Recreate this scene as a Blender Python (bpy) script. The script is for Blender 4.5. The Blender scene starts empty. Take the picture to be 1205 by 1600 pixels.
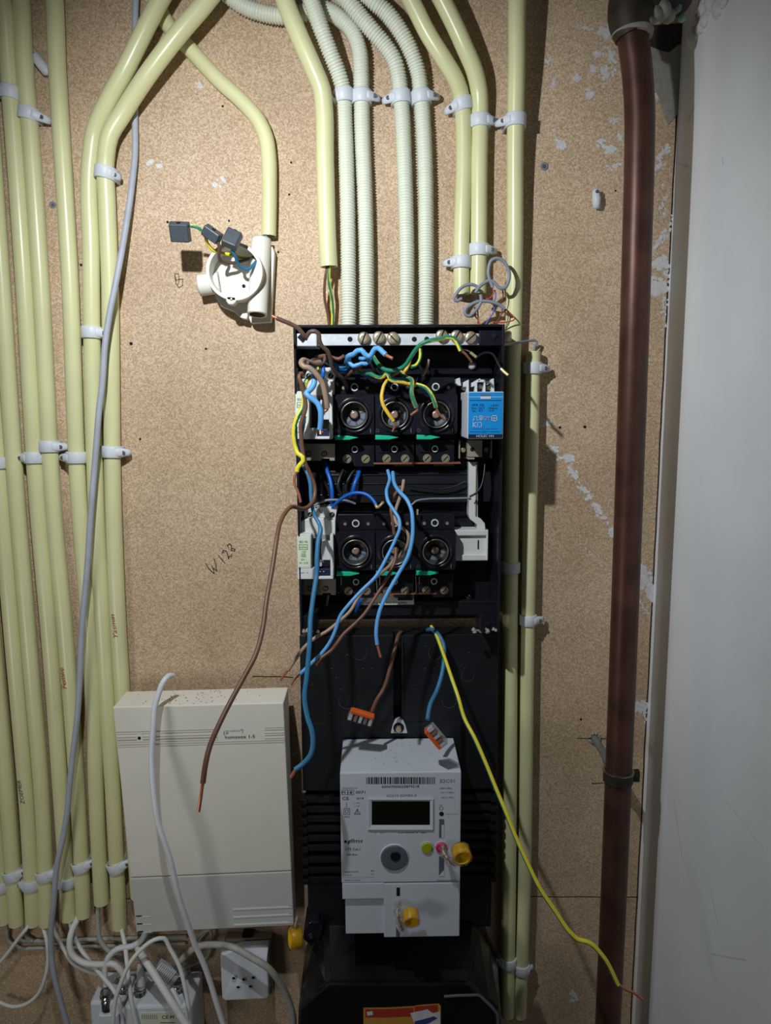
import bpy, math, random
from mathutils import Vector, Matrix
random.seed(7)
S = bpy.context.scene
COL = S.collection
# ------------------------------------------------------------------ camera, light, exposure
DIST = 0.83            # camera to board, metres
CZ = 1.45
F = 1150.0             # focal length in pixels of the 1205x1600 frame
Yc = Vector((-17.5, 171.7, -F)).normalized()
Zc = -Vector((37.5, -7700.0, -F)).normalized()
Zc = (Zc - Zc.dot(Yc) * Yc).normalized()
Xc = Yc.cross(Zc)
ROT = Matrix((Xc, Yc, Zc))
cam = bpy.data.objects.new('camera', bpy.data.cameras.new('camera'))
COL.objects.link(cam)
cam.matrix_world = Matrix.Translation((0, -DIST, CZ)) @ ROT.to_4x4()
cam.data.sensor_fit = 'VERTICAL'; cam.data.sensor_height = 24; cam.data.lens = 24 * F / 1600
cam.data.clip_start = 0.01
S.camera = cam
S.view_settings.view_transform = 'Standard'; S.view_settings.look = 'None'
S.view_settings.gamma = 1; S.view_settings.exposure = 0.0
S.view_settings.use_curve_mapping = False

def P(x, y, h=0.0):
    """point seen at pixel (x, y) of the photo that stands h metres in front of the board"""
    v = ROT @ Vector((x - 602.5, -(y - 800.0), -F))
    t = (DIST - h) / v.y
    return Vector((v.x * t, -h, CZ + v.z * t))
def mpp(h): return (DIST - h) / F

def lamp(name, kind, loc, energy, color, **kw):
    l = bpy.data.lights.new(name, kind); l.energy = energy; l.color = color
    for k, v in kw.items(): setattr(l, k, v)
    o = bpy.data.objects.new(name, l); COL.objects.link(o); o.location = loc
    return o
Lp = P(334, 225, 0); 
wl = lamp('work_light', 'SPOT', (Lp.x, -0.44, Lp.z), 11.4, (0.94, 0.975, 1.0), shadow_soft_size=0.007, spot_size=math.radians(130), spot_blend=1.0)
wl.rotation_euler = Vector((.12, .44, -.265)).to_track_quat('-Z', 'Y').to_euler()
a = lamp('fill_light', 'AREA', (-0.50, -0.58, 1.02), 0.62, (1.0, 0.97, 0.93), shape='RECTANGLE', size=0.16, size_y=0.16)  # added fill, placed to brighten the phone box and lower-left conduits
a.rotation_euler = (Vector((-0.2, 0, 1.0)) - a.location).to_track_quat('-Z', 'Y').to_euler()
w = bpy.data.worlds.new('world'); S.world = w; w.use_nodes = True
w.node_tree.nodes['Background'].inputs[0].default_value = (1, 0.95, 0.9, 1)
w.node_tree.nodes['Background'].inputs[1].default_value = 0.022

# ------------------------------------------------------------------ materials
def srgb(c):
    return tuple(((v/255)/12.92 if v/255 <= .04045 else ((v/255+.055)/1.055)**2.4) for v in c) + (1,)
MATS = {}
def mat(name, rgb, rough=.5, metal=0, spec=.5, var=.06, scale=120, bump=0, trans=0, ior=1.45, coat=0, alpha=1):
    m = bpy.data.materials.new(name); m.use_nodes = True
    nt = m.node_tree; b = nt.nodes['Principled BSDF']
    c = srgb(rgb)
    b.inputs['Roughness'].default_value = rough; b.inputs['Metallic'].default_value = metal
    b.inputs['Specular IOR Level'].default_value = spec
    b.inputs['Transmission Weight'].default_value = trans; b.inputs['IOR'].default_value = ior
    b.inputs['Coat Weight'].default_value = coat; b.inputs['Alpha'].default_value = alpha
    tc = nt.nodes.new('ShaderNodeTexCoord'); n = nt.nodes.new('ShaderNodeTexNoise')
    n.inputs['Scale'].default_value = scale; n.inputs['Detail'].default_value = 3
    nt.links.new(tc.outputs['Object'], n.inputs['Vector'])
    r = nt.nodes.new('ShaderNodeValToRGB')
    r.color_ramp.elements[0].position = .3; r.color_ramp.elements[1].position = .7
    r.color_ramp.elements[0].color = tuple(v*(1-var) for v in c[:3]) + (1,)
    r.color_ramp.elements[1].color = tuple(min(1, v*(1+var)) for v in c[:3]) + (1,)
    nt.links.new(n.outputs['Fac'], r.inputs[0]); nt.links.new(r.outputs[0], b.inputs['Base Color'])
    if bump:
        bp = nt.nodes.new('ShaderNodeBump'); bp.inputs['Strength'].default_value = bump
        bp.inputs['Distance'].default_value = .001
        nt.links.new(n.outputs['Fac'], bp.inputs['Height']); nt.links.new(bp.outputs[0], b.inputs['Normal'])
    MATS[name] = m
    return m
mat('pvc_cream', (220, 220, 170), .30, var=.05, scale=14)
mat('flex_cream', (218, 222, 205), .38, var=.03)
mat('clip_white', (214, 220, 228), .45, var=.03)
mat('nail', (105, 110, 120), .45, metal=.5)
mat('cable_grey', (172, 178, 190), .5, var=.08, scale=60)
mat('cable_white', (226, 229, 226), .42, var=.04)
mat('cord_white', (222, 226, 230), .42, var=.03)
mat('cable_dull', (172, 174, 166), .55, var=.1)
mat('beige_plastic', (234, 232, 220), .5, var=.02, scale=30)
mat('grey_plastic', (206, 210, 206), .5, var=.02, scale=30)
mat('groove', (178, 176, 164), .7)
mat('black_plastic', (28, 29, 37), .24, var=.2, scale=40)
mat('black_satin', (25, 27, 32), .42, var=.25, scale=25)
mat('black_gloss', (22, 24, 27), .18, var=.3, scale=25)
mat('black_ink', (22, 24, 32), .6)
mat('dark_hole', (6, 6, 8), .8)
mat('grey_ink', (120, 126, 134), .6)
mat('red_ink', (170, 70, 50), .6)
mat('green_ink', (60, 100, 85), .6)
mat('pencil', (85, 78, 72), .8)
mat('white_plastic', (206, 211, 218), .42, var=.02, scale=30)
mat('rcd_white', (214, 218, 216), .42, var=.03, scale=60)
mat('box_white', (225, 224, 214), .4, var=.03, scale=60)
mat('socket_white', (222, 229, 237), .4, var=.04, scale=60)
mat('taupe', (150, 142, 130), .5, var=.04, scale=60)
mat('label_green', (222, 232, 208), .5, var=.03)
mat('label_ink', (90, 140, 80), .6)
mat('brass', (196, 184, 156), .3, metal=.6, var=.15, scale=300)
mat('zinc', (222, 228, 236), .3, metal=.3, var=.1, scale=200)
mat('chrome', (190, 190, 185), .15, metal=1)
mat('steel_dull', (150, 150, 140), .35, metal=.9, var=.1)
mat('copper', (206, 132, 98), .32, metal=.6, var=.12, scale=400)
mat('copper_contact', (190, 160, 145), .35, metal=.6)
mat('gold', (232, 214, 150), .3, metal=.6, var=.2, scale=700)
mat('blue_label', (20, 140, 215), .4, var=.02)
mat('navy', (20, 28, 60), .5)
mat('green_lever', (24, 186, 146), .4)
mat('ins_brown', (112, 78, 60), .42, var=.12, scale=80)
mat('ins_darkbrown', (92, 72, 64), .42, var=.1, scale=80)
mat('ins_tan', (158, 132, 112), .42, var=.08, scale=80)
mat('ins_blue', (96, 166, 226), .4, var=.06, scale=80)
mat('ins_deepblue', (20, 96, 190), .38, var=.06)
mat('ins_midblue', (52, 118, 160), .42, var=.08, scale=80)
mat('ins_yellow', (232, 216, 60), .4, var=.04)
mat('ins_amber', (226, 186, 70), .4, var=.04)
mat('ins_green', (30, 122, 96), .4, var=.04)
mat('ins_black', (24, 24, 28), .4)
mat('ins_red', (190, 80, 60), .5)
mat('ins_violet', (90, 100, 200), .5)
mat('ins_bellbrown', (110, 66, 44), .5)
mat('ins_bellgrey', (132, 138, 152), .45)
mat('terminal_grey', (66, 73, 82), .4, var=.12, scale=300, bump=.1)
mat('lever_orange', (226, 104, 40), .4)
mat('clear', (235, 235, 235), .08, trans=1, var=0, alpha=.45)
mat('seal_yellow', (226, 176, 20), .3, var=.15, scale=150)
mat('reflection_grey', (120, 128, 142), .3)
mat('lime', (150, 165, 10), .35)
mat('pink', (205, 30, 100), .35)
mat('lcd', (16, 22, 12), .2)
mat('button_grey', (86, 94, 104), .5)
mat('meter_white', (196, 203, 213), .45, var=.02, scale=20)
mat('paint_white', (214, 214, 216), .75, var=.12, scale=300, bump=.4)
mat('paint_grey', (150, 146, 138), .8, var=.12, scale=150, bump=.2)
mat('plug_grey', (128, 132, 136), .7)
mat('fitting', (52, 44, 36), .6, var=.5, scale=60, bump=.5)
mat('verdigris', (120, 160, 150), .8, var=.3, scale=200)
mat('sticker_red', (170, 58, 42), .5); mat('sticker_yellow', (196, 146, 62), .5)
mat('sticker_white', (215, 215, 225), .5, var=.1); mat('sticker_blue', (60, 70, 120), .5)
mat('seam', (58, 42, 28), .9)
mat('galvanised', (120, 130, 128), .5, metal=.4, var=.2, scale=200, bump=.3)

def board_material():
    m = bpy.data.materials.new('particle_board'); m.use_nodes = True
    nt = m.node_tree; b = nt.nodes['Principled BSDF']; N = nt.nodes.new; L = nt.links.new
    b.inputs['Roughness'].default_value = .62; b.inputs['Specular IOR Level'].default_value = .3
    tc = N('ShaderNodeTexCoord')
    v = N('ShaderNodeTexVoronoi'); v.inputs['Scale'].default_value = 750
    L(tc.outputs['Object'], v.inputs['Vector'])
    n = N('ShaderNodeTexNoise'); n.inputs['Scale'].default_value = 520; n.inputs['Detail'].default_value = 4
    L(tc.outputs['Object'], n.inputs['Vector'])
    big = N('ShaderNodeTexNoise'); big.inputs['Scale'].default_value = 7; big.inputs['Detail'].default_value = 5
    L(tc.outputs['Object'], big.inputs['Vector'])
    sep = N('ShaderNodeSeparateColor'); L(v.outputs['Color'], sep.inputs[0])
    r1 = N('ShaderNodeValToRGB'); cr = r1.color_ramp
    cr.elements[0].position = 0; cr.elements[0].color = srgb((178, 155, 127))
    cr.elements[1].position = 1; cr.elements[1].color = srgb((228, 207, 181))
    e = cr.elements.new(.5); e.color = srgb((204, 180, 151))
    L(sep.outputs[0], r1.inputs[0])
    r2 = N('ShaderNodeValToRGB'); r2.color_ramp.elements[0].position = .30; r2.color_ramp.elements[1].position = .38
    r2.color_ramp.elements[0].color = (.5, .43, .36, 1); r2.color_ramp.elements[1].color = (1, 1, 1, 1)
    L(n.outputs['Fac'], r2.inputs[0])
    r3 = N('ShaderNodeValToRGB'); r3.color_ramp.elements[0].position = .3; r3.color_ramp.elements[1].position = .7
    r3.color_ramp.elements[0].color = (.8, .76, .72, 1); r3.color_ramp.elements[1].color = (1.02, 1.0, .98, 1)
    L(big.outputs['Fac'], r3.inputs[0])
    m1 = N('ShaderNodeMix'); m1.data_type = 'RGBA'; m1.blend_type = 'MULTIPLY'; m1.inputs[0].default_value = 1
    L(r1.outputs[0], m1.inputs[6]); L(r2.outputs[0], m1.inputs[7])
    m2 = N('ShaderNodeMix'); m2.data_type = 'RGBA'; m2.blend_type = 'MULTIPLY'; m2.inputs[0].default_value = 1
    L(m1.outputs[2], m2.inputs[6]); L(r3.outputs[0], m2.inputs[7])
    L(m2.outputs[2], b.inputs['Base Color'])
    bp = N('ShaderNodeBump'); bp.inputs['Strength'].default_value = .25; bp.inputs['Distance'].default_value = .0006
    L(n.outputs['Fac'], bp.inputs['Height']); L(bp.outputs[0], b.inputs['Normal'])
    MATS['board'] = m
board_material()
def plaster_material():
    m = mat('plaster', (230, 236, 242), .6, var=.05, scale=9, bump=.15)
    return m
plaster_material()
def copper_pipe_material():
    m = mat('old_copper', (84, 54, 44), .42, metal=.35, var=.35, scale=30, bump=.06)
copper_pipe_material()

# ------------------------------------------------------------------ mesh builder
class MB:
    def __init__(s): s.v = []; s.f = []; s.m = []; s.sm = []; s.names = []
    def mi(s, m):
        if m not in s.names: s.names.append(m)
        return s.names.index(m)
    def add(s, vs, fs, m, smooth=False):
        o = len(s.v); s.v += [tuple(v) for v in vs]; k = s.mi(m)
        for f in fs: s.f.append([i+o for i in f]); s.m.append(k); s.sm.append(smooth)
        return s
    def box(s, a, b, m):
        x0, x1 = sorted((a[0], b[0])); y0, y1 = sorted((a[1], b[1])); z0, z1 = sorted((a[2], b[2]))
        vs = [(x0,y0,z0),(x1,y0,z0),(x1,y1,z0),(x0,y1,z0),(x0,y0,z1),(x1,y0,z1),(x1,y1,z1),(x0,y1,z1)]
        return s.add(vs, [(0,3,2,1),(4,5,6,7),(0,1,5,4),(1,2,6,5),(2,3,7,6),(3,0,4,7)], m)
    def pxbox(s, x0, y0, x1, y1, h0, h1, m):
        """axis-aligned box whose front face (h1) covers the given pixel rectangle"""
        X0 = (P(x0,y0,h1).x + P(x0,y1,h1).x)/2; X1 = (P(x1,y0,h1).x + P(x1,y1,h1).x)/2
        Z1 = (P(x0,y0,h1).z + P(x1,y0,h1).z)/2; Z0 = (P(x0,y1,h1).z + P(x1,y1,h1).z)/2
        return s.box((X0, -h1, Z0), (X1, -h0, Z1), m)
    def obox(s, c, ax, ay, az, m, taper=1):
        """oriented box, half axes ax ay az"""
        c = Vector(c); vs = []
        for k in (-1, 1):
            t = taper if k > 0 else 1
            for i, j in ((-1,-1),(1,-1),(1,1),(-1,1)): vs.append(c + ax*i*t + ay*j*t + az*k)
        return s.add(vs, [(0,3,2,1),(4,5,6,7),(0,1,5,4),(1,2,6,5),(2,3,7,6),(3,0,4,7)], m)
    def prism(s, front, back, m, smooth=False):
        n = len(front)
        fs = [tuple(range(n)), tuple(range(2*n-1, n-1, -1))]
        fs += [(i, i+n, (i+1) % n + n, (i+1) % n) for i in range(n)]
        return s.add(list(front)+list(back), fs, m, smooth)
    def pxprism(s, pts, h0, h1, m):
        """polygon of pixels at height h1 pushed straight back to h0"""
        fr = [P(x, y, h1) for x, y in pts]
        bk = [Vector((p.x, -h0, p.z)) for p in fr]
        return s.prism(fr, bk, m)
    def loft(s, rings, m, smooth=False, cap=True, closed=True):
        n = len(rings[0]); vs = [p for r in rings for p in r]; fs = []
        for k in range(len(rings)-1):
            for i in range(n if closed else n-1):
                j = (i+1) % n
                fs.append((k*n+i, k*n+j, (k+1)*n+j, (k+1)*n+i))
        if cap: fs += [tuple(range(n-1, -1, -1)), tuple(range((len(rings)-1)*n, len(rings)*n))]
        return s.add(vs, fs, m, smooth)
    def lathe(s, o, ax, prof, m, n=24, cap=True, a0=0, a1=None):
        """profile [(t along axis, radius)]"""
        ax = Vector(ax).normalized(); o = Vector(o)
        u = ax.orthogonal().normalized(); w_ = ax.cross(u)
        rings = []
        for t, r in prof:
            rings.append([o + ax*t + (u*math.cos(2*math.pi*i/n) + w_*math.sin(2*math.pi*i/n))*max(r, 1e-5) for i in range(n)])
        vs = [p for r in rings for p in r]; fs = []
        for k in range(len(rings)-1):
            for i in range(n):
                j = (i+1) % n; fs.append((k*n+i, k*n+j, (k+1)*n+j, (k+1)*n+i))
        s.add(vs, fs, m, True)
        if cap: s.add(rings[0], [tuple(range(n-1, -1, -1))], m); s.add(rings[-1], [tuple(range(n))], m)
        return s
    def ring(s, o, ax, r0, r1, t0, t1, m, n=28):
        """flat annulus, inner r0, outer r1, from t0 to t1 along the axis"""
        prof = [(t0, r0), (t0, r1), (t1, r1), (t1, r0), (t0, r0)]
        ax = Vector(ax).normalized(); u = ax.orthogonal().normalized(); w_ = ax.cross(u); o = Vector(o)
        rings = [[o + ax*t + (u*math.cos(2*math.pi*i/n) + w_*math.sin(2*math.pi*i/n))*r for i in range(n)] for t, r in prof]
        return s.loft(rings, m, False, cap=False)
    def tube(s, pts, r, m, n=12, cap=True, m2=None, twist=0, split=.5, phase=0, rib=None, hollow=False):
        """sweep along 3d points; r number or function of arc length fraction"""
        pts = [Vector(p) for p in pts]; K = len(pts)
        T = [((pts[min(i+1, K-1)] - pts[max(i-1, 0)]).normalized()) for i in range(K)]
        u = T[0].orthogonal().normalized()
        if abs(T[0].dot(Vector((0, -1, 0)))) < .9:
            u = (Vector((0, -1, 0)) - T[0]*T[0].dot(Vector((0, -1, 0)))).normalized()
        acc = 0; rings = []
        for i in range(K):
            if i: acc += (pts[i]-pts[i-1]).length
            u = (u - T[i]*u.dot(T[i])).normalized(); w_ = T[i].cross(u)
            rr = r(acc) if callable(r) else r
            rings.append([pts[i] + (u*math.cos(2*math.pi*j/n) + w_*math.sin(2*math.pi*j/n))*rr for j in range(n)])
        o = len(s.v); s.v += [tuple(p) for rg in rings for p in rg]
        k1 = s.mi(m); k2 = s.mi(m2) if m2 else k1; acc = 0
        for k in range(K-1):
            acc += (pts[k+1]-pts[k]).length
            for j in range(n):
                j2 = (j+1) % n
                s.f.append([o+k*n+j, o+k*n+j2, o+(k+1)*n+j2, o+(k+1)*n+j])
                ph = ((j + .5)/n + acc*twist - phase) % 1.0
                s.m.append(k2 if (m2 and ph < split) else k1); s.sm.append(True)
        if cap and not hollow:
            s.add(rings[0], [tuple(range(n-1, -1, -1))], m); s.add(rings[-1], [tuple(range(n))], m)
        if hollow:   # open pipe end with wall thickness
            for (rg, p, t) in ((rings[0], pts[0], T[0]), (rings[-1], pts[-1], -T[-1])):
                inner = [p + (q-p)*.84 for q in rg]; deep = [q + t*.02 for q in inner]
                s.loft([rg, inner, deep], m, False, cap=False); s.add(deep, [tuple(range(n))], 'dark_hole')
        return s
    def text(s, body, x, y, h, wpx, m, rot=0, hpx=None, shear=0, lift=.0003):
        cu = bpy.data.curves.new('t', 'FONT'); cu.body = body; cu.resolution_u = 2; cu.shear = shear
        ob = bpy.data.objects.new('t', cu); me = bpy.data.meshes.new_from_object(ob)
        vs = [v.co.copy() for v in me.vertices]
        if vs:
            x0 = min(v.x for v in vs); x1 = max(v.x for v in vs); y0 = min(v.y for v in vs); y1 = max(v.y for v in vs)
            c = P(x, y, h); k = mpp(h); sx = wpx*k/(x1-x0); sy = (hpx*k/(y1-y0)) if hpx else sx
            ca, sa = math.cos(rot), math.sin(rot); out = []
            for v in vs:
                a = (v.x-(x0+x1)/2)*sx; b_ = (v.y-(y0+y1)/2)*sy
                out.append((c.x + a*ca - b_*sa, -h-lift, c.z + a*sa + b_*ca))
            s.add(out, [tuple(p.vertices) for p in me.polygons], m)
        bpy.data.objects.remove(ob); bpy.data.curves.remove(cu); bpy.data.meshes.remove(me)
        return s
    def stroke(s, pts, h, wpx, m):
        """thin pen line through pixels"""
        k = mpp(h)*wpx/2
        for (a, b_) in zip(pts[:-1], pts[1:]):
            p, q = P(a[0], a[1], h+.0003), P(b_[0], b_[1], h+.0003); d = (q-p).normalized(); n_ = Vector((-d.z, 0, d.x))*k
            s.add([p-n_-d*k, p+n_-d*k, q+n_+d*k, q-n_+d*k], [(0, 1, 2, 3)], m)
        return s
    def build(s, name, parent=None, bevel=0, seg=2, label=None, cat=None, group=None, kind=None):
        me = bpy.data.meshes.new(name); me.from_pydata(s.v, [], s.f)
        for n_ in s.names: me.materials.append(MATS[n_])
        me.polygons.foreach_set('material_index', s.m); me.polygons.foreach_set('use_smooth', s.sm)
        me.update()
        o = bpy.data.objects.new(name, me); COL.objects.link(o)
        if parent: o.parent = parent; o.matrix_parent_inverse = Matrix.Translation(-parent.location)
        if bevel:
            b = o.modifiers.new('bevel', 'BEVEL'); b.width = bevel; b.segments = seg; b.limit_method = 'ANGLE'; b.angle_limit = .7
            b.use_clamp_overlap = True
        tag(o, label, cat, group, kind)
        return o
def tag(o, label=None, cat=None, group=None, kind=None):
    if label: o['label'] = label
    if cat: o['category'] = cat
    if group: o['group'] = group
    if kind: o['kind'] = kind
def thing(name, loc, label, cat, group=None):
    o = bpy.data.objects.new(name, None); COL.objects.link(o); o.location = loc; o.empty_display_size = .02
    tag(o, label, cat, group)
    return o
def dup(root, delta, label):
    r = root.copy(); COL.objects.link(r); r.location = root.location + delta; r['label'] = label
    for ch in list(root.children):
        c = ch.copy(); COL.objects.link(c); c.parent = r; c.matrix_parent_inverse = ch.matrix_parent_inverse.copy()
        for g in list(ch.children):
            d = g.copy(); COL.objects.link(d); d.parent = c; d.matrix_parent_inverse = g.matrix_parent_inverse.copy()
    return r
def spline(pts, step=.004):
    """Catmull-Rom through 3d points, resampled"""
    pts = [Vector(p) for p in pts]
    if len(pts) < 3: pts = [pts[0], (pts[0]+pts[-1])/2, pts[-1]]
    out = []; n_ = len(pts); d = [max((pts[i+1]-pts[i]).length, 1e-6) for i in range(n_-1)]
    sl = [(pts[i+1]-pts[i])/d[i] for i in range(n_-1)]
    tg = [sl[0]] + [(sl[i-1]*d[i] + sl[i]*d[i-1])/(d[i-1]+d[i]) for i in range(1, n_-1)] + [sl[-1]]
    for i in range(n_-1):
        n = max(1, int(d[i]/step)); p1, p2, m1, m2 = pts[i], pts[i+1], tg[i]*d[i], tg[i+1]*d[i]
        for k in range(n):
            t = k/n
            out.append(p1*(2*t**3-3*t*t+1) + m1*(t**3-2*t*t+t) + p2*(3*t*t-2*t**3) + m2*(t**3-t*t))
    out.append(pts[-1]); return out
def path(px, step=.004, h=None):
    return spline([P(p[0], p[1], p[2] if len(p) > 2 else h) for p in px], step)

FRONT = Vector((0, -1, 0)); RIGHT = Vector((1, 0, 0)); UP = Vector((0, 0, 1))

# ------------------------------------------------------------------ setting
WX = (P(1044, 400, 0).x + P(1001, 1400, 0).x)/2       # corner with the side wall
b = MB()
b.box((-1.1, 0, 0), (WX + .03, .02, 2.5), 'board')
# seams, pencil marks, dried paint of the board
def seam(x0, y0, x1, y1, wpx): b.stroke([(x0 + (x1-x0)*t/6, y0 + (y1-y0)*t/6 + random.uniform(-.5, .5)) for t in range(7)], 0, wpx, 'seam')
seam(815, 1401, 1004, 1402, 1.4); seam(395, 1057, 458, 1058, 1.5); seam(902, 1154, 960, 1154, 1.2); seam(925, 1224, 948, 1224, 1.4)
seam(196, 1404, 212, 1404, 1.2)
def corner_x(y):
    lo, hi = 900., 1150.
    for _ in range(30):
        m_ = (lo+hi)/2
        if P(m_, y, 0).x < WX: lo = m_
        else: hi = m_
    return lo
crk = [(corner_x(y) - 1.6, y) for y in range(-20, 1660, 34)]
_old = [(1061, 20), (1056, 100), (1053, 180), (1049, 300), (1045, 400), (1040, 520), (1036, 620), (1031, 760), (1026, 860), (1021, 970), (1016, 1080), (1011, 1190), (1006, 1300), (1001, 1420), (995, 1560), (992, 1640)]
b.stroke([(x + random.uniform(-.6, .6), y) for x, y in crk], 0, 2.2, 'seam')
def smear(x, y, L, W, ang=0, n=26, m='paint_white', big=.45):
    ca, sa = math.cos(math.radians(ang)), math.sin(math.radians(ang))
    for k in range(n):
        u = random.gauss(0, .33)*L; v = random.gauss(0, .33)*W
        cx, cy = x + u*ca - v*sa, y + u*sa + v*ca; r = random.uniform(.12, big)*min(L, W)*.8
        nn = 9; st = random.uniform(.8, 1.9); ph = random.random()*6
        p = []
        for j in range(nn):
            aa = 2*math.pi*j/nn; rr = r*random.uniform(.6, 1.15)
            ex, ey = rr*st*math.cos(aa), rr*math.sin(aa)
            p.append(P(cx + ex*ca - ey*sa, cy + ex*sa + ey*ca, .0002 + k*.000006))
        b.add(p, [tuple(range(nn))], m)
for a_ in [(918, 43, 16, 6, 0), (951, 48, 18, 14, 20), (965, 62, 22, 12, 60), (955, 92, 40, 10, 80), (932, 85, 10, 8, 0), (946, 112, 14, 10, 90), (857, 94, 6, 10, 80), (926, 107, 8, 8, 0), (903, 122, 8, 9, 70),
           (865, 128, 16, 5, 100), (921, 148, 9, 9, 0), (960, 187, 16, 6, -20), (876, 225, 14, 10, 10), (939, 223, 7, 9, 0), (952, 233, 17, 9, 20), (969, 215, 16, 6, 80), (963, 259, 22, 6, -15), (865, 203, 5, 3, 0), (915, 325, 22, 3, 100, 8),
           (1023, 122, 26, 9, 70, 40), (1030, 151, 18, 9, 20), (1042, 176, 16, 5, 80), (1036, 240, 26, 8, -50), (1028, 262, 18, 6, -40), (1036, 290, 8, 3, 90), (1038, 315, 30, 6, -60), (1032, 375, 55, 9, -58, 40), (1033, 412, 20, 14, 0, 40), (1042, 427, 12, 8, 90), (1027, 446, 34, 16, 10, 60), (1038, 480, 50, 7, 88, 40), (1022, 452, 20, 14, 0), (1038, 335, 20, 4, 90),
           (854, 662, 9, 7, 0), (866, 702, 11, 8, 0), (885, 716, 24, 12, 20), (897, 740, 22, 9, 60), (912, 766, 20, 7, 45), (934, 796, 42, 9, 57, 44), (958, 835, 10, 8, 80), (920, 862, 30, 3, 42, 20), (945, 888, 40, 3, 46, 26), (1003, 890, 20, 10, 30, 30), (1012, 915, 44, 18, 60, 60), (1006, 948, 44, 5, 50, 26), (1019, 940, 30, 6, 80, 20),
           (1000, 1106, 20, 14, 0, 40), (1010, 1122, 24, 7, 80), (312, 132, 14, 7, 80, 14), (895, 1555, 15, 10, 60, 20), (905, 1295, 8, 3, 110, 5), (345, 290, 22, 12, 60, 5), (240, 255, 18, 14, 0, 5)]:
    smear(*a_)
# grey skim coat under the pipe fitting
for pts, m_ in (([(1008, 70), (corner_x(70), 70), (corner_x(178), 178), (1044, 195), (1034, 165), (1016, 120)], 'paint_grey'), ([(1003, 40), (corner_x(36), 36), (corner_x(66), 66), (1046, 82), (1030, 78), (1010, 70)], 'fitting')):
    b.add([P(x, y, .0012 if m_ == 'fitting' else .0009) for x, y in pts], [tuple(range(len(pts)))], m_)
# pencilled number and scribble
g = lambda pts: [(300 + x/12.05, 830 + y/12.05) for x, y in pts]
for pl in ([(260, 610), (320, 710), (370, 760), (415, 795), (405, 720), (370, 650)], [(405, 700), (465, 745), (450, 640), (415, 510)], [(500, 460), (560, 530), (622, 605)],
           [(570, 400), (590, 365), (640, 370), (670, 430), (690, 520), (690, 475), (745, 470), (750, 435)], [(600, 400), (575, 405)],
           [(690, 310), (670, 270), (710, 235), (740, 270), (745, 320), (810, 340), (800, 375), (740, 360), (745, 325)]):
    b.stroke(g(pl), 0, 1.5, 'pencil')
g2 = lambda pts: [(250 + x/6.025, 330 + y/6.025) for x, y in pts]
b.stroke(g2([(140, 590), (175, 590), (180, 640), (150, 650), (140, 600), (150, 680), (180, 720), (210, 700), (215, 640), (185, 640), (170, 690)]), 0, 1.1, 'pencil')
for x, y, r in [(358, 345, 1.6), (435, 394, 1.8), (322, 545, 1.8), (205, 537, 2.6), (348, 166, 1.7), (455, 254, 1.6), (452, 304, 1.7), (875, 668, 2.2), (219, 686, 1.8), (914, 667, 2.5), (962, 298, 1.4), (908, 1124, 2), (262, 347, 2), (127, 414, 2.2)]:
    b.lathe(P(x, y, 0), FRONT, [(0, r*mpp(0)), (.0003, r*mpp(0))], 'dark_hole', 8)
wall_back = b.build('wall_back', kind='structure')
b = MB(); b.box((WX, -.62, 0), (WX + .03, 0, 2.5), 'plaster')
# chalky scratches of the plaster
for (x, y, x2, y2, wd) in [(1052, 1245, 1066, 1340, 1.2), (1130, 1245, 1192, 1325, 1.4), (1110, 1490, 1165, 1500, 1.2), (1110, 1390, 1122, 1445, 1.2), (1060, 255, 1075, 262, 1.5), (1075, 190, 1085, 165, 2), (1130, 258, 1128, 248, 1.2)]:
    def SW(px, py):
        v = ROT @ Vector((px-602.5, -(py-800.0), -F)); t = (WX-.0003)/v.x
        return Vector((WX-.0003, -DIST + v.y*t, CZ + v.z*t))
    p, q = SW(x, y), SW(x2, y2); d = (q-p).normalized(); n_ = Vector((0, -d.z, d.y))*.0004*wd
    b.add([p-n_, p+n_, q+n_, q-n_], [(0, 1, 2, 3)], 'paint_white')
b.build('wall_right', kind='structure')
b = MB(); b.box((-1.13, -.62, 0), (-1.1, .02, 2.5), 'plaster'); b.build('wall_left', kind='structure')
b = MB(); b.box((-1.13, -2.2, -.03), (WX+.8, .02, 0), 'taupe'); b.build('floor', kind='structure')
b = MB(); b.box((-1.13, -.62, 2.5), (WX+.03, .02, 2.53), 'plaster'); b.build('ceiling', kind='structure')

# ------------------------------------------------------------------ PVC conduits
R19, R16 = .0090, .0079
CON = {}
def conduit(key, pts, r, label, group, m='pvc_cream', step=.006):
    p = path(pts, step)
    mb = MB(); mb.tube(p, r, m, 20, hollow=True)
    o = mb.build('conduit', label=label, cat='conduit', group=group); CON[key] = (p, r, o, pts)
    return o
GL = 'cream conduits on the left of the board'
def vx(x, y, y2): return 640 + (x-640)*(8500-y2)/(8500-y)     # plumb line through (x, y)
h1 = .0105
conduit('c000', [(vx(0, 1383, 300), 300, h1), (vx(0, 1383, 1000), 1000, h1), (0, 1383, h1), (5, 1440, h1)], R19, 'cream conduit cut off by the left edge of the photo at the bottom left', GL)
conduit('c00', [(vx(-30, 800, 300), 300, h1), (-30, 800, h1), (16, 1300, h1), (26, 1443, h1)], R19, 'cream conduit second from the left at the lower end, ends above the white loop cable', GL)
conduit('c0', [(-32, 400, h1), (3, 800, h1), (20, 1000, h1), (45, 1300, h1), (52, 1443, h1)], R19, 'cream conduit with green handwriting near its lower end', GL)
conduit('c1', [(-18, 150, .014), (0, 400, h1), (28, 800, h1), (45, 1000, h1), (69, 1300, h1), (73, 1443, h1)], R19, 'cream conduit directly right of the one with green handwriting', GL)
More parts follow.
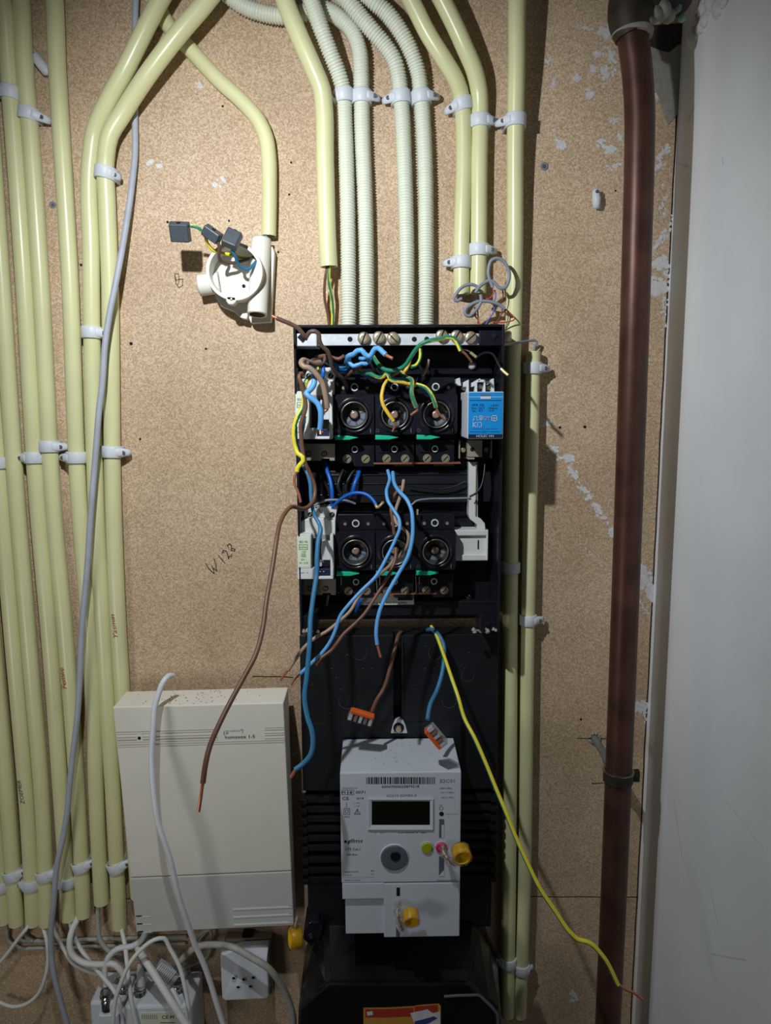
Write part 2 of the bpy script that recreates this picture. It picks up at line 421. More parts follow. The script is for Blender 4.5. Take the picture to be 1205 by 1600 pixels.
conduit('c2', [(-6, -30, .03), (3, 0, .026), (12, 90, .016), (20, 190, h1), (35, 400, h1), (60, 800, h1), (77.6, 1000, h1), (99, 1300, h1), (108, 1435, h1)], R19, 'cream conduit that curls off the top left corner of the photo', GL)
conduit('c3', [(31, -30, .022), (33, 0, .02), (38, 100, .014), (46, 190, h1), (61, 400, h1), (84.5, 800, h1), (103, 1000, h1), (125, 1300, h1), (131, 1430, h1)], R19, 'cream conduit with the first red handwritten name, second from left at the top', GL)
conduit('c4', [(83, -30, .02), (85, 0, .018), (89, 100, .014), (95, 200, .012), (107.5, 400, h1), (124.5, 800, h1), (141, 1000, h1), (153, 1300, h1), (159, 1410, h1)], R19, 'straight cream conduit standing apart, third full one from the left at the top', GL)
conduit('c5', [(271, -35, .036), (250, 0, .034), (222, 55, .032), (195, 110, .028), (165, 165, .02), (148, 205, .013), (142, 245, h1), (142.5, 400, h1), (151, 800, h1), (162, 1000, h1), (180, 1300, h1), (187, 1448, h1)], R19, 'cream conduit bending right at the top, left one of the two parallel bends', GL)
conduit('c6', [(350, -35, .042), (324, 0, .04), (275, 58, .038), (230, 118, .032), (190, 180, .022), (171, 213, .021), (165, 250, .017), (167, 312, .013), (170.5, 400, h1), (177.5, 800, h1), (186, 1000, h1), (210, 1320, h1), (216, 1400, h1)], R19, 'cream conduit bending over the thin diagonal one, runs down behind the phone box', GL)
GT = 'cream conduits entering from the top'
conduit('d1', [(232, -10, .012), (250, 18, .010), (262, 38, .009), (302, 82, .0085), (345, 128, .0085), (382, 162, .0085), (405, 190, .0085), (416, 216, .0085), (420, 245, .0085), (421, 300, .0085), (420, 369, .0085)], R16, 'thin diagonal cream conduit ending above the round junction box', GT)
conduit('d2', [(436, -30, .044), (445, 0, .042), (470, 62, .038), (492, 112, .034), (503, 140, .03), (506, 165, .028), (508, 250, .024), (513, 400, .021), (514, 417, .021)], R19*1.03, 'bent cream conduit ending above the fuse box with brown and yellow wires below', GT)
conduit('d3', [(625, -30, .034), (642, 0, .032), (670, 55, .028), (695, 95, .024), (713, 126, .018), (722, 155, .012), (724, 185, h1), (721, 400, h1), (721, 461, h1)], R19*.95, 'cream conduit bending in from upper left, left of the pair above the wire coils', GT)
conduit('d4', [(675, -30, .036), (691, 0, .034), (710, 38, .03), (727, 76, .026), (742, 112, .02), (749, 145, .014), (750, 180, .011), (749, 250, h1), (748, 400, h1), (747, 459, h1)], R19*.98, 'cream conduit bending in from upper left, right of the pair above the wire coils', GT)
conduit('d5', [(809, -30, .036), (808, 0, .035), (807.5, 100, .028), (805.5, 200, .020), (804.6, 400, .013), (802, 540, h1), (798, 870, h1), (795, 1400, h1), (794, 1480, h1), (793, 1585, h1)], R19*.98, 'long straight cream conduit from the top edge past the fuse box right side', GT)
conduit('d6', [(833.5, 549, h1), (827, 870, h1), (824.6, 1000, h1), (819, 1400, h1), (812.5, 1587, h1)], R16, 'narrow cream conduit starting beside the fuse box with a grey wire at its open top', GT)
# handwriting on three conduits
mb = MB(); mb.text('Femke', 98, 1060, h1+R19, 36, 'red_ink', math.radians(96), 8, .3); mb.build('handwriting', CON['c3'][2], label='red pen handwriting')
mb = MB(); mb.text('Yasmin', 178, 978, h1+R19, 39, 'red_ink', math.radians(95), 7, .3); mb.build('handwriting', CON['c6'][2], label='red pen handwriting')
mb = MB(); mb.text('ZOEMER', 32.5, 1238, h1+R19, 43, 'green_ink', math.radians(95), 6.5, .2); mb.build('handwriting', CON['c0'][2], label='green pen handwriting')

# ribbed flexible conduits
def flex(key, pts, label):
    p = path(pts, .00042)
    pitch = .0029
    rf = lambda s_: .0079 + .00055*(1 if (s_ % pitch)/pitch < .55 else -1)
    mb = MB(); mb.tube(p, rf, 'flex_cream', 14, hollow=True)
    o = mb.build('flexible_conduit', label=label, cat='conduit', group='ribbed flexible conduits above the fuse box'); CON[key] = (p, .0083, o, pts)
flex('f1', [(478, -22, .04), (486, 0, .038), (500, 40, .034), (516, 82, .026), (530, 118, .018), (537, 145, .0125), (538, 175, .0105), (541, 250, .0095), (544, 400, .0095), (544.6, 512, .0095)], 'ribbed conduit nearest the bent cream conduit, leftmost of the four at the clips')
flex('f2', [(350, -14, .02), (375, 6, .017), (410, 20, .015), (442, 25, .014), (475, 20, .013), (500, 14, .013), (516, 18, .014), (533, 30, .016), (551, 50, .016), (561, 77, .015), (564, 112, .013), (565, 150, .0105), (566, 200, .0095), (570, 300, .0095), (572.5, 400, .0095), (573, 512, .0095)], 'ribbed conduit arching over from the left behind its neighbour, second of the four')
flex('f3', [(520, -20, .036), (540, -2, .034), (560, 22, .03), (582, 48, .026), (602, 72, .021), (617, 97, .017), (623, 122, .0125), (626, 150, .0105), (629, 190, .0095), (631.5, 250, .0095), (634, 325, .0095), (635.5, 400, .0095), (634.8, 512, .0095)], 'ribbed conduit curving in from the upper left, third of the four')
flex('f4', [(560, -20, .036), (582, 0, .034), (605, 21, .03), (625, 48, .026), (642, 80, .02), (653, 112, .014), (658, 150, .0105), (661, 190, .0095), (664, 250, .0095), (666, 400, .0095), (666, 512, .0095)], 'ribbed conduit furthest right of the four, next to a free strip of board')

# ------------------------------------------------------------------ conduit clips
def clip(key, y, side, label, tilt=0, lug=1.0, group='white saddle clips on the conduits', hidden=False):
    p, r, o, pts = CON[key]
    best = min(p, key=lambda q: abs(px_y(q) - y)); i = p.index(best)
    d = (p[min(i+4, len(p)-1)] - p[max(i-4, 0)]).normalized()
    if d.z > 0: d = -d
    c = best.copy(); ang = math.radians(tilt)
    d = (Matrix.Rotation(ang, 3, 'Y') @ d).normalized() if tilt else d
    s_ = (FRONT.cross(d)).normalized(); s_ = s_ if s_.x > 0 else -s_
    t = thing('conduit_clip', c, label, 'clip', group)
    hw = .0062; ro = r + .0022; mb = MB(); n = 18
    rings = []
    for rr, dd in ((r+.0002, -hw), (ro-.0004, -hw), (ro, -hw+.0006), (ro, hw-.0006), (ro-.0004, hw), (r+.0002, hw), (r+.0002, -hw)):
        row = []
        for k in range(n+1):
            aa = math.radians(-100 + 200*k/n)
            row.append(c + d*dd + s_*math.sin(aa)*rr + FRONT*math.cos(aa)*rr)
        rings.append(row)
    mb.loft(rings, 'clip_white', True, cap=False, closed=False)
    # legs to the board and horn
    dep = max(.002, -c.y)
    for sg in (-1, 1):
        q = c + s_*sg*(r+.0012); mb.obox(Vector((q.x, -dep/2*.9-.0005, q.z)), s_*.0011, d*(hw-.0004), Vector((0, dep/2*.9, 0)), 'clip_white')
    mb.build('saddle', t)
    mb = MB(); L = .0105*lug
    a0 = c + s_*side*(r*.55) + FRONT*(r*.82); a1 = c + s_*side*(r+L) + FRONT*(-c.y*-.3) + d*(.0006)
    rings = []
    for k in range(7):
        f_ = k/6; q = a0.lerp(a1, f_); q = q + FRONT*(.0012*math.sin(f_*3.14)); wd = (hw*.86)*(1-.42*f_*f_) ; th = .0030*(1-.35*f_)
        ax = (a1-a0).normalized(); nrm = ax.cross(d).normalized()
        rings.append([q + d*math.cos(tt)*wd + nrm*math.sin(tt)*th for tt in [2*math.pi*j/12 for j in range(12)]])
    mb.loft(rings, 'clip_white', True)
    lg = mb.build('lug', t)
    q = a0.lerp(a1, .62) + FRONT*.0032
    mb = MB(); mb.lathe(q - FRONT*.003, FRONT, [(0, .0011), (.0034, .0011), (.0036, .0021), (.0044, .0021), (.0046, .0016)], 'nail', 14); mb.build('nail', lg)
    return t
def px_y(q):
    v = ROT.transposed() @ (q - Vector((0, -DIST, CZ))); return 800 - v.y/(-v.z)*F
def px_x(q):
    v = ROT.transposed() @ (q - Vector((0, -DIST, CZ))); return 602.5 + v.x/(-v.z)*F
clip('c2', 150, -1, 'white clip at the top left corner, cut by the left edge of the photo', 8)
clip('c3', 174, 1, 'white clip at top left with its horn drooping to the right', 14, 1.2)
clip('c6', 270, 1, 'small white clip at the bend of the right conduit beside the long grey cable', 5, .55)
clip('c5', 520, 1, 'white clip alone on its conduit at mid height, grey cable touching its right end')
clip('c3', 697, 1, 'white clip with its horn to the right, upper of the overlapping pair at mid height')
clip('c2', 718, -1, 'white clip with its horn to the left, lower of the overlapping pair at mid height')
clip('c4', 714, -1, 'white clip with a loose nail on its left, just left of the grey cable')
clip('c6', 704, 1, 'white clip to the right of the grey cable, horn pointing onto bare board')
clip('c0', 724, -1, 'white clip half cut off by the left edge of the photo at mid height')
clip('c00', 1366, 1, 'white clip lowest left with a horn rising to the right', -16)
clip('c0', 1381, -1, 'white clip near the conduit ends with its nail on the left')
clip('c1', 1362, 1, 'white clip near the conduit ends just left of the grey cable', -16)
clip('c2', 1378, -1, 'white clip near the conduit ends just right of the grey cable')
clip('c3', 1354, 1, 'white clip with rising horn between grey cable and phone box', -18)
clip('c5', 1353, 1, 'white clip with rising horn touching the left side of the phone box', -20)
clip('c000', 1383, -1, 'sliver of a white clip at the left edge near the conduit ends')
clip('f1', 151, -1, 'white clip on the leftmost ribbed conduit', 0, .3)
clip('f2', 152, 1, 'white clip on the second ribbed conduit, horn over bare board', 0)
clip('f3', 153, -1, 'white clip on the third ribbed conduit, horn to the left', 0)
clip('f4', 153, 1, 'white clip on the rightmost ribbed conduit', 0)
clip('d3', 168, -1, 'upper white clip on the left conduit of the pair above the wire coils', 0)
clip('d4', 191, 1, 'upper white clip on the right conduit of the pair above the wire coils', 0)
clip('d5', 188, -1, 'white clip at the top of the long straight right-hand conduit', 0)
clip('d4', 388, 1, 'lower white clip just above the grey wire coils, horn to the right', 0)
clip('d3', 410, -1, 'lower white clip just above the grey wire coils, horn to the left', 0)
clip('d6', 573, 1, 'white clip at the open top of the narrow conduit beside the fuse box', 0)
clip('d5', 883, -1, 'white clip in the shade of the fuse box on the long right conduit', 0, .3)
clip('d6', 964, 1, 'white clip on the narrow conduit level with the bottom of the fuse box', 0)
clip('d5', 1498, -1, 'dusty white clip low on the long right conduit', 0, .7)
clip('d6', 1512, 1, 'dusty white clip low on the narrow right conduit', 0, .6)
# loose fixings on the board
def loose_clip(x, y, w_, hgt, lean, label):
    c = P(x, y, .006); t = thing('spare_clip', P(x, y, 0), label, 'clip')
    mb = MB(); k = mpp(.006)
    rings = []
    for i in range(6):
        f_ = i/5; q = c + UP*(hgt*k*(.5-f_)) + RIGHT*(lean*k*(f_-.5)); wd = w_*k/2*(.8+.35*math.sin(f_*3.1)); th = .004 - .0015*math.cos(f_*6)
        rings.append([q + RIGHT*math.cos(tt)*wd + FRONT*(math.sin(tt)*th) for tt in [2*math.pi*j/12 for j in range(12)]])
    mb.loft(rings, 'clip_white', True); bd = mb.build('saddle', t)
    mb = MB(); mb.lathe(c + UP*(hgt*k*.34) + RIGHT*(-lean*k*.34) + FRONT*.003, FRONT, [(0, .0017), (.0016, .0017)], 'nail', 12); mb.build('nail', t)
loose_clip(932, 311, 11, 27, 2, 'small cream clip nailed alone on the bare board left of the copper pipe')
loose_clip(62, 98, 16, 34, 22, 'loose white clip hanging between two conduits near the top left corner')
for x, y, r, lb in [(850.5, 260, 6, 'grey wall plug in the board to the right of the long conduit'), (82.5, 320, 5, 'grey wall plug in the board between the left-hand conduits')]:
    t = thing('wall_plug', P(x, y, 0), lb, 'wall plug')
    mb = MB(); mb.lathe(P(x, y, 0), FRONT, [(-.004, r*mpp(0)), (.0006, r*mpp(0)), (.001, r*mpp(0)*.85)], 'plug_grey', 20); mb.build('collar', t)
    mb = MB(); mb.lathe(P(x, y, .0009), FRONT, [(0, r*mpp(0)*.5), (.0004, r*mpp(0)*.5)], 'nail', 12); mb.build('plug_core', t)

# ------------------------------------------------------------------ copper pipe
t = thing('copper_pipe', P(982, 800, .08), 'thick brown copper pipe running the full height next to the side wall', 'pipe')
pp = [(1000, -60, .08), (990, 10, .08), (988, 50, .08), (994, 95, .08), (999.5, 170, .08), (999, 250, .08), (995, 400, .08), (982, 800, .08), (973, 1050, .08), (965, 1250, .08), (959, 1400, .08), (950, 1600, .08), (946, 1700, .08)]
mb = MB(); mb.tube(path(pp[1:], .01), .0142, 'old_copper', 28); mb.build('pipe', t)
mb = MB(); mb.tube(path([(991, 56, .08), (985, 25, .08), (984, -10, .082), (1000, -40, .08)], .004), lambda s_: .0175 + .003*math.sin(s_*90), 'fitting', 24)
mb.tube(path([(990, 12, .078), (1025, 2, .07), (1062, -6, .055)], .004), lambda s_: .016 + .002*math.sin(s_*160), 'fitting', 20)
ft = mb.build('elbow_fitting', t, label='dark corroded pipe elbow')
mb = MB(); rg = []
cc = path([(988, 57, .08), (988.5, 52, .08), (988, 46, .08), (987.5, 42, .08)], .002)
mb.tube(cc, lambda s_: .0185 + .0012*math.sin(s_*800), 'paint_grey', 22)
for x, y, h, r in [(1022, 22, .085, .008), (1035, 15, .082, .009), (1045, 24, .072, .007), (1012, 34, .09, .006)]:
    mb.lathe(P(x, y, h) - FRONT*r, FRONT, [(0, r*.3), (r*.4, r*.9), (r, r), (r*1.6, r*.7), (r*1.9, r*.1)], 'paint_grey', 12)
for x, y, h, r in [(1058, 12, .07, .005), (1066, 28, .066, .004)]:
    mb.lathe(P(x, y, h) - FRONT*r, FRONT, [(0, r*.3), (r*.4, r*.9), (r, r), (r*1.6, r*.7), (r*1.9, r*.1)], 'verdigris', 12)
mb.build('paint_crust', ft, label='grey and green crust')
t = thing('plaster_lump', Vector((WX, -.06, P(1070, 25, .06).z)), 'rough white plaster lump on the side wall beside the pipe elbow', 'plaster')
mb = MB()
for k in range(16):
    yy = random.uniform(.03, .10); zz = P(1070, random.uniform(5, 45), .06).z; r = random.uniform(.005, .012)
    mb.lathe(Vector((WX+.001, -yy, zz)), (-1, random.uniform(-.3, .3), random.uniform(-.3, .3)), [(0, r), (r*.35, r*.9), (r*.6, r*.6), (r*.75, r*.05)], 'paint_white', 9)
mb.build('lump', t)
# clamp and rod
t = thing('pipe_clamp', P(930, 1155, 0), 'galvanised rod and thin ring holding the copper pipe near the bottom', 'pipe clamp')
A, B = P(929, 1153, 0), P(964, 1213, .068)
mb = MB(); mb.tube([A, A.lerp(B, .55), B], .0045, 'galvanised', 14); mb.build('rod', t)
mb = MB(); mb.lathe(A.lerp(B, .55), B-A, [(0, .0058), (.010, .0058)], 'galvanised', 6); mb.build('nut', t)
cp = P(966, 1212, .08)
mb = MB(); mb.ring(cp - UP*.006, UP, .0143, .0160, 0, .012, 'fitting', 32); mb.ring(cp + UP*.0055, UP, .0143, .0168, 0, .0012, 'steel_dull', 32)
mb.obox(cp + RIGHT*.019 + FRONT*.0, RIGHT*.004, FRONT*.003, UP*.006, 'fitting'); mb.build('ring', t)
mb = MB()
for k in range(14):
    a_ = random.uniform(0, 6.28); mb.lathe(A + Vector((math.cos(a_)*.006, -.0005, math.sin(a_)*.006)), FRONT, [(0, .002), (.0015, .0014), (.002, .0003)], 'paint_grey', 7)
mb.build('filler', t)

# ------------------------------------------------------------------ cables and wires
CAB = 'white and grey cables under the conduits'
def cable(name, pts, r, m, label, cat='cable', group=None, step=.004):
    mb = MB(); mb.tube(path(pts, step), r, m, 12)
    return mb.build(name, label=label, cat=cat, group=group)
cable('coax_cable', [(213, -25, .012), (212, 0, .012), (211, 40, .010), (211, 110, .006), (211, 187, .006), (211, 240, .008), (206, 290, .012), (195, 365, .02), (189, 400, .025), (181, 442, .030), (172, 487, .032), (164, 540, .034), (160, 600, .034), (155, 640, .034), (151, 690, .034), (147, 740, .034), (144, 775, .036), (137, 880, .036), (127, 1000, .036), (125, 1050, .036), (121, 1118, .036), (115, 1169, .036), (108, 1236, .036), (105, 1270, .036), (100, 1300, .037), (88, 1360, .038), (84, 1410, .036), (80, 1450, .032), (80, 1490, .03), (86, 1530, .03), (96, 1569, .03), (108, 1610, .03)], .0033, 'cable_grey', 'long grey cable hanging from the top edge across the left conduits to the bottom')
cable('phone_cord', [(270, 1056, .060), (263, 1056.5, .068), (255, 1066, .074), (248, 1083, .078), (242, 1104, .082), (239.5, 1136, .086), (237, 1189, .09), (240, 1237, .096), (245, 1275, .10), (266, 1343, .10), (279, 1399, .096), (293, 1441, .09), (305, 1477, .085), (317, 1503, .082), (328, 1533, .08), (338, 1566, .08), (352, 1610, .08)], .0031, 'cord_white', 'white cord draped over the top of the phone box and hanging down its front')
hb = .014
cable('cable', [(50, 1436, h1), (44, 1447, .018), (30, 1465, .02), (12, 1489, .02), (-4, 1508, .02)], .0022, 'cable_white', 'white cable leaving a conduit end and running off the left edge', group=CAB)
cable('cable', [(62, 1432, h1), (64, 1439, .012), (72, 1465, .02), (75, 1499, .024), (70, 1529, .026), (58, 1555, .026), (40, 1569, .026), (20, 1573, .025), (-6, 1564, .024)], .0022, 'cable_white', 'white cable making a large loop at the bottom left corner', group=CAB)
cable('cable', [(124, 1424, h1), (122, 1434, .014), (113.5, 1451, .022), (108.6, 1473, .028), (112, 1490, .03), (127.5, 1503, .032), (155, 1507, .034), (179, 1507, .036), (191, 1519, .036), (196, 1535, .034), (197, 1550, .03)], .0036, 'cable_white', 'thick white cable swinging from a conduit end into the splitter box', group=CAB)
cable('cable', [(108, 1430, h1), (110, 1442, .013), (119.5, 1471, .018), (139.5, 1501, .026), (163, 1529, .04), (179, 1549, .05), (191, 1575, .054), (208, 1606, .056)], .0026, 'cable_white', 'white cable running diagonally in front of the splitter box left half', group=CAB)
cable('cable', [(82, 1440, h1), (86, 1455, .013), (99.6, 1483, .016), (113.5, 1505, .02), (135.5, 1517, .022), (152, 1522, .02)], .0022, 'cable_white', 'thin white cable crossing under the thick swinging one', group=CAB)
cable('cable', [(155, 1404, h1), (154, 1413, .012), (153, 1439, .014), (157, 1469, .018), (169, 1485, .02), (191, 1499, .02), (202, 1505, .018)], .0028, 'cable_dull', 'dull grey cable dropping from the short conduit end', group=CAB)
cable('cable', [(188, 1442, h1), (190, 1452, .016), (194, 1469, .024), (199, 1509, .045), (205, 1559, .058), (214, 1606, .062)], .0026, 'cable_white', 'white cable dropping straight from the rightmost conduit end past the connectors', group=CAB)
cable('cable', [(228, 1450, .03), (227, 1458, .03), (221, 1469, .03), (207, 1478, .03), (183, 1483, .032), (170, 1495, .034), (164, 1515, .036), (166, 1540, .038)], .0034, 'cord_white', 'bright white cable from under the phone box to the left connector', group=CAB)
cable('cable', [(176, 1610, .075), (181, 1560, .072), (190, 1533, .07), (203, 1505, .066), (221, 1483, .06), (240, 1469, .055), (256, 1466, .05), (265, 1481, .05), (280, 1509, .054), (289, 1542, .06), (294, 1569, .064), (299, 1610, .066)], .0024, 'cable_white', 'white cable arching high over the splitter box', group=CAB)
cable('cable', [(216, 1482, .03), (221, 1491, .04), (239.5, 1520, .055), (261, 1554, .068), (294, 1606, .08)], .0042, 'cable_white', 'thickest pale cable crossing diagonally in front of the splitter box', group=CAB)
cable('cable', [(276, 1512, .03), (281.5, 1503, .032), (294, 1489, .034), (312.6, 1478, .038), (333, 1476, .042), (366, 1481, .052), (393, 1496, .058), (416, 1510, .06), (436, 1533, .055), (449, 1558, .05), (457, 1583, .048), (459, 1610, .045)], .0039, 'cable_dull', 'grey-green cable arching over the white telephone socket', group=CAB)
cable('cable', [(30, 1469, .004), (60, 1470, .004), (110, 1469, .004), (160, 1467, .004), (210, 1466, .004), (292, 1464, .004)], .0025, 'cable_dull', 'upper of two old cables clipped level along the board', group=CAB)
cable('cable', [(32, 1482, .0035), (80, 1481, .0035), (160, 1478, .0035), (230, 1476, .0035), (290, 1474, .0035)], .0022, 'cable_dull', 'lower of two old cables clipped level along the board', group=CAB)
cable('cable', [(8, 1437, .0105), (10, 1452, .009), (14, 1470, .005), (32, 1482, .0035)], .0023, 'cable_dull', 'dull cable from the leftmost conduit ends down to the level run', group=CAB)
cable('cable', [(34, 1440, .0105), (36, 1452, .009), (42, 1464, .006), (52, 1470, .006)], .0023, 'cable_dull', 'short dull cable curving from a conduit end into the level run', group=CAB)
cable('cable', [(180, 1550, .02), (186, 1525, .015), (205, 1520, .012), (240, 1522, .012), (270, 1522, .012), (300, 1507, .01), (322, 1497, .008), (330, 1470, .008), (330, 1455, .01)], .0022, 'cable_dull', 'thin dull cable behind the connectors rising under the phone box', group=CAB)
cable('cable', [(298, 1492, .006), (305, 1470, .008), (318, 1456, .012), (330, 1452, .02)], .002, 'cable_dull', 'left one of the short thin cables under the phone box', group=CAB)
cable('cable', [(306, 1480, .006), (316, 1462, .008), (326, 1452, .012)], .002, 'cable_dull', 'right one of the short thin cables under the phone box', group=CAB)
cable('cable', [(297, 1610, .006), (296, 1570, .006), (294, 1535, .006), (292, 1512, .008)], .0042, 'cable_dull', 'brownish cable standing upright behind the splitter box', group=CAB)

# ------------------------------------------------------------------ antenna splitter and connectors
t = thing('antenna_splitter', P(225, 1600, 0), 'white splitter box with cable sockets cut by the bottom edge of the photo', 'splitter box')
hs = .052
mb = MB(); mb.pxbox(143, 1566, 196, 1660, .003, hs, 'socket_white'); mb.pxbox(196, 1572, 302, 1660, .003, hs+.006, 'socket_white')
body = mb.build('body', t, .003)
mb = MB(); mb.pxbox(156, 1587, 188, 1660, hs, hs+.003, 'socket_white'); mb.build('raised_panel', t, .001)
mb = MB(); mb.pxbox(222, 1582, 290, 1660, hs+.006, hs+.0065, 'label_green')
for k in range(8): mb.stroke([(222+k*3.2, 1586), (222.6+k*3.2, 1592)], hs+.0066, 1, 'grey_ink')
mb.text('CE', 258, 1589, hs+.0066, 11, 'black_ink'); mb.text('M', 269, 1589, hs+.0066, 6, 'black_ink'); mb.stroke([(251, 1598), (273, 1598)], hs+.0066, 1.6, 'red_ink')
mb.build('rating_label', t)
for x, y, h, r in [(168, 1560, .045, .0085), (194, 1545, .035, .007), (219, 1549, .04, .0068), (278, 1545, .035, .0075)]:
    mb = MB(); c = P(x, y, h); mb.lathe(c - UP*.012, UP, [(0, r), (.012, r), (.013, r*.8), (.015, r*.8), (.0155, r), (.017, r), (.0175, r*.8), (.0195, r*.8), (.02, r*.95), (.022, r*.9)], 'chrome', 20)
    mb.build('cable_socket', t, label='chrome cable socket')
t = thing('antenna_plug', P(220, 1530, .04), 'white tapered antenna plug with a pink ring at its mouth', 'plug')
mb = MB(); mb.lathe(P(220, 1546, .04), P(219, 1500, .04)-P(220, 1546, .04), [(0, .0056), (.012, .0052), (.03, .0036), (.033, .0026)], 'cord_white', 18); mb.build('sleeve', t)
mb = MB(); mb.ring(P(220, 1545, .04), P(219, 1500, .04)-P(220, 1545, .04), .005, .0060, 0, .0018, 'pink', 18); mb.build('colour_ring', t)
t = thing('ribbed_plug', P(256, 1520, .03), 'grey ribbed plug lying tilted over the splitter box', 'plug')
mb = MB(); ax = (RIGHT*.8 - UP*.6).normalized(); ay = (RIGHT*.6 + UP*.8).normalized()
mb.obox(P(258, 1522, .045), ay*.0105, FRONT*.006, ax*.014, 'cable_grey'); bd = mb.build('body', t, .001)
for k in range(9):
    mb = MB() if k == 0 else mb
    mb.obox(P(258, 1522, .0515) - ax*(.011-.0024*k), ay*.0105, FRONT*.0007, ax*.0006, 'cable_white')
mb.build('grip_ribs', t)
mb = MB(); mb.tube(path([(266, 1540, .045), (272, 1550, .05), (283, 1570, .055), (290, 1585, .055)], .004), .0026, 'cable_white', 12); mb.build('tail', t)

# ------------------------------------------------------------------ telephone socket
t = thing('telephone_socket', P(383, 1525, 0), 'square white telephone socket with five round holes', 'socket')
hs = .030
mb = MB(); mb.pxbox(350, 1474, 424, 1555, 0, .016, 'taupe'); mb.build('base', t, .001)
pl = [P(344, 1493, hs), P(378, 1479, hs-.004), P(420, 1477, hs-.004), P(418, 1497, hs), P(420, 1556, hs+.004), P(417, 1561, hs+.004), P(352, 1564, hs+.004), P(347, 1560, hs+.004)]
mb = MB(); mb.prism(pl, [Vector((p.x, -.016, p.z)) for p in pl], 'socket_white'); cov = mb.build('cover', t, .0015)
mb = MB(); mb.pxbox(352, 1466, 424, 1480, 0, .012, 'taupe'); mb.pxbox(378, 1462, 394, 1466, 0, .013, 'dark_hole'); mb.build('top_clamp', t, .001)
for x, y in [(365.5, 1528), (381, 1530), (396, 1527), (372.5, 1542), (391.5, 1541)]:
    mb = MB(); c = P(x, y, hs+.0035); mb.ring(c, FRONT, .0021, .0026, 0, .0008, 'socket_white', 18); mb.lathe(c, FRONT, [(0, .0021), (.0003, .0021)], 'dark_hole', 18); mb.build('pin_hole', cov)

# ------------------------------------------------------------------ phone box
t = thing('telephone_exchange', P(330, 1250, 0), 'large beige telephone box with a grey lower cover and ribbed stripe', 'telephone box')
ft_h, fb_h = .066, .046
TL, TR, BL, BR = P(176, 1105, ft_h), P(443, 1098, ft_h), P(213, 1458, fb_h), P(459.5, 1446, fb_h)
def FQ(u, v, lift=0):     # point of the tapering front face
    return TL.lerp(TR, u).lerp(BL.lerp(BR, u), v) + FRONT*lift
def fbox(mb, u0, v0, u1, v1, l0, l1, m):
    fr = [FQ(u0, v1, l1), FQ(u1, v1, l1), FQ(u1, v0, l1), FQ(u0, v0, l1)]; bk = [FQ(u0, v1, l0), FQ(u1, v1, l0), FQ(u1, v0, l0), FQ(u0, v0, l0)]
    mb.prism(fr, bk, m)
v_g = (1367-1105)/(1458-1105)
bh = .0215
def shell(v0, v1, m):
    fr = [FQ(0, v1), FQ(1, v1), FQ(1, v0), FQ(0, v0)]; mb = MB()
    mb.prism(fr, [Vector((p.x, -bh, p.z)) for p in fr], m); return mb
shell(0, v_g-.002, 'beige_plastic').build('upper_cover', t, .0012)
low = shell(v_g+.002, 1, 'grey_plastic').build('lower_cover', t, .0012)
mb = MB(); 
for u_ in (.05, .95): mb.obox(Vector((FQ(u_, .5).x, -bh/2, FQ(u_, .5).z)), RIGHT*.006, FRONT*bh/2, UP*.11, 'beige_plastic')
mb.build('wall_mounts', t)
mb = MB(); vs = [(1143, 0), (1150.5, 0), (1157, 0)]
for y in (1141, 1149, 1153.5, 1160):
    v = (y-1105)/353; fbox(mb, .006, v, .6 if y < 1158 else .994, v+.004, -.0002, .0004, 'groove'); fbox(mb, .006, v+.0045, .6 if y < 1158 else .994, v+.009, 0, .0007, 'beige_plastic')
for y in (1141, 1149, 1157):
    v = (y-1105)/353; fbox(mb, .88, v, .994, v+.004, 0, .0004, 'groove'); fbox(mb, .88, v+.0045, .994, v+.009, 0, .0007, 'beige_plastic')
mb.build('stripe', t)
mb = MB(); fbox(mb, .125, (1145-1105)/353, .16, (1156-1105)/353, 0, .0009, 'beige_plastic'); c = FQ(.14, (1150.5-1105)/353, .0006); mb.lathe(c, FRONT, [(0, .0018), (.0008, .0018)], 'dark_hole', 16); mb.build('indicator', t)
mb = MB(); ht = .0637; mb.text('homevox 1-5', 375, 1151, ht, 49, 'black_ink', .02, 5.5); mb.text('ptt telecom', 364, 1142, ht+.0005, 24, 'navy', .03, 3)
mb.stroke([(350, 1148), (350, 1143)], ht+.0003, .8, 'navy'); mb.stroke([(376, 1140), (379, 1140), (379, 1145)], ht+.0004, .8, 'grey_ink'); mb.stroke([(353, 1146.5), (356, 1145)], ht+.0003, 1, 'navy')
mb.build('printed_name', t, label='small black printed name')
for k in range(3):
    mb = MB(); v = v_g + .165 + k*.037; fbox(mb, .62, v, .995, v+.006, 0, .0007, 'cord_white'); fbox(mb, .97, v-.006, .999, v-.001, 0, .0003, 'groove'); mb.build('vent_rib', low)
    mb = MB(); fbox(mb, .01, v+.01, .045, v+.015, 0, .0003, 'dark_hole'); fbox(mb, .045, v+.016, .1, v+.019, 0, .0004, 'cord_white'); mb.build('vent_slot', low)
mb = MB()      # grit lying on the top face
for k in range(60):
    u_ = random.gauss(.45, .17); yy = random.uniform(.026, .063)
    if .02 < u_ < .98:
        q = TL.lerp(TR, u_); mb.lathe(Vector((q.x, -yy, q.z)), UP, [(0, .0004+random.random()*.0005), (.0004, .0003)], 'seam', 6)
mb.build('grit', t, kind='stuff', label='dark grit on top')

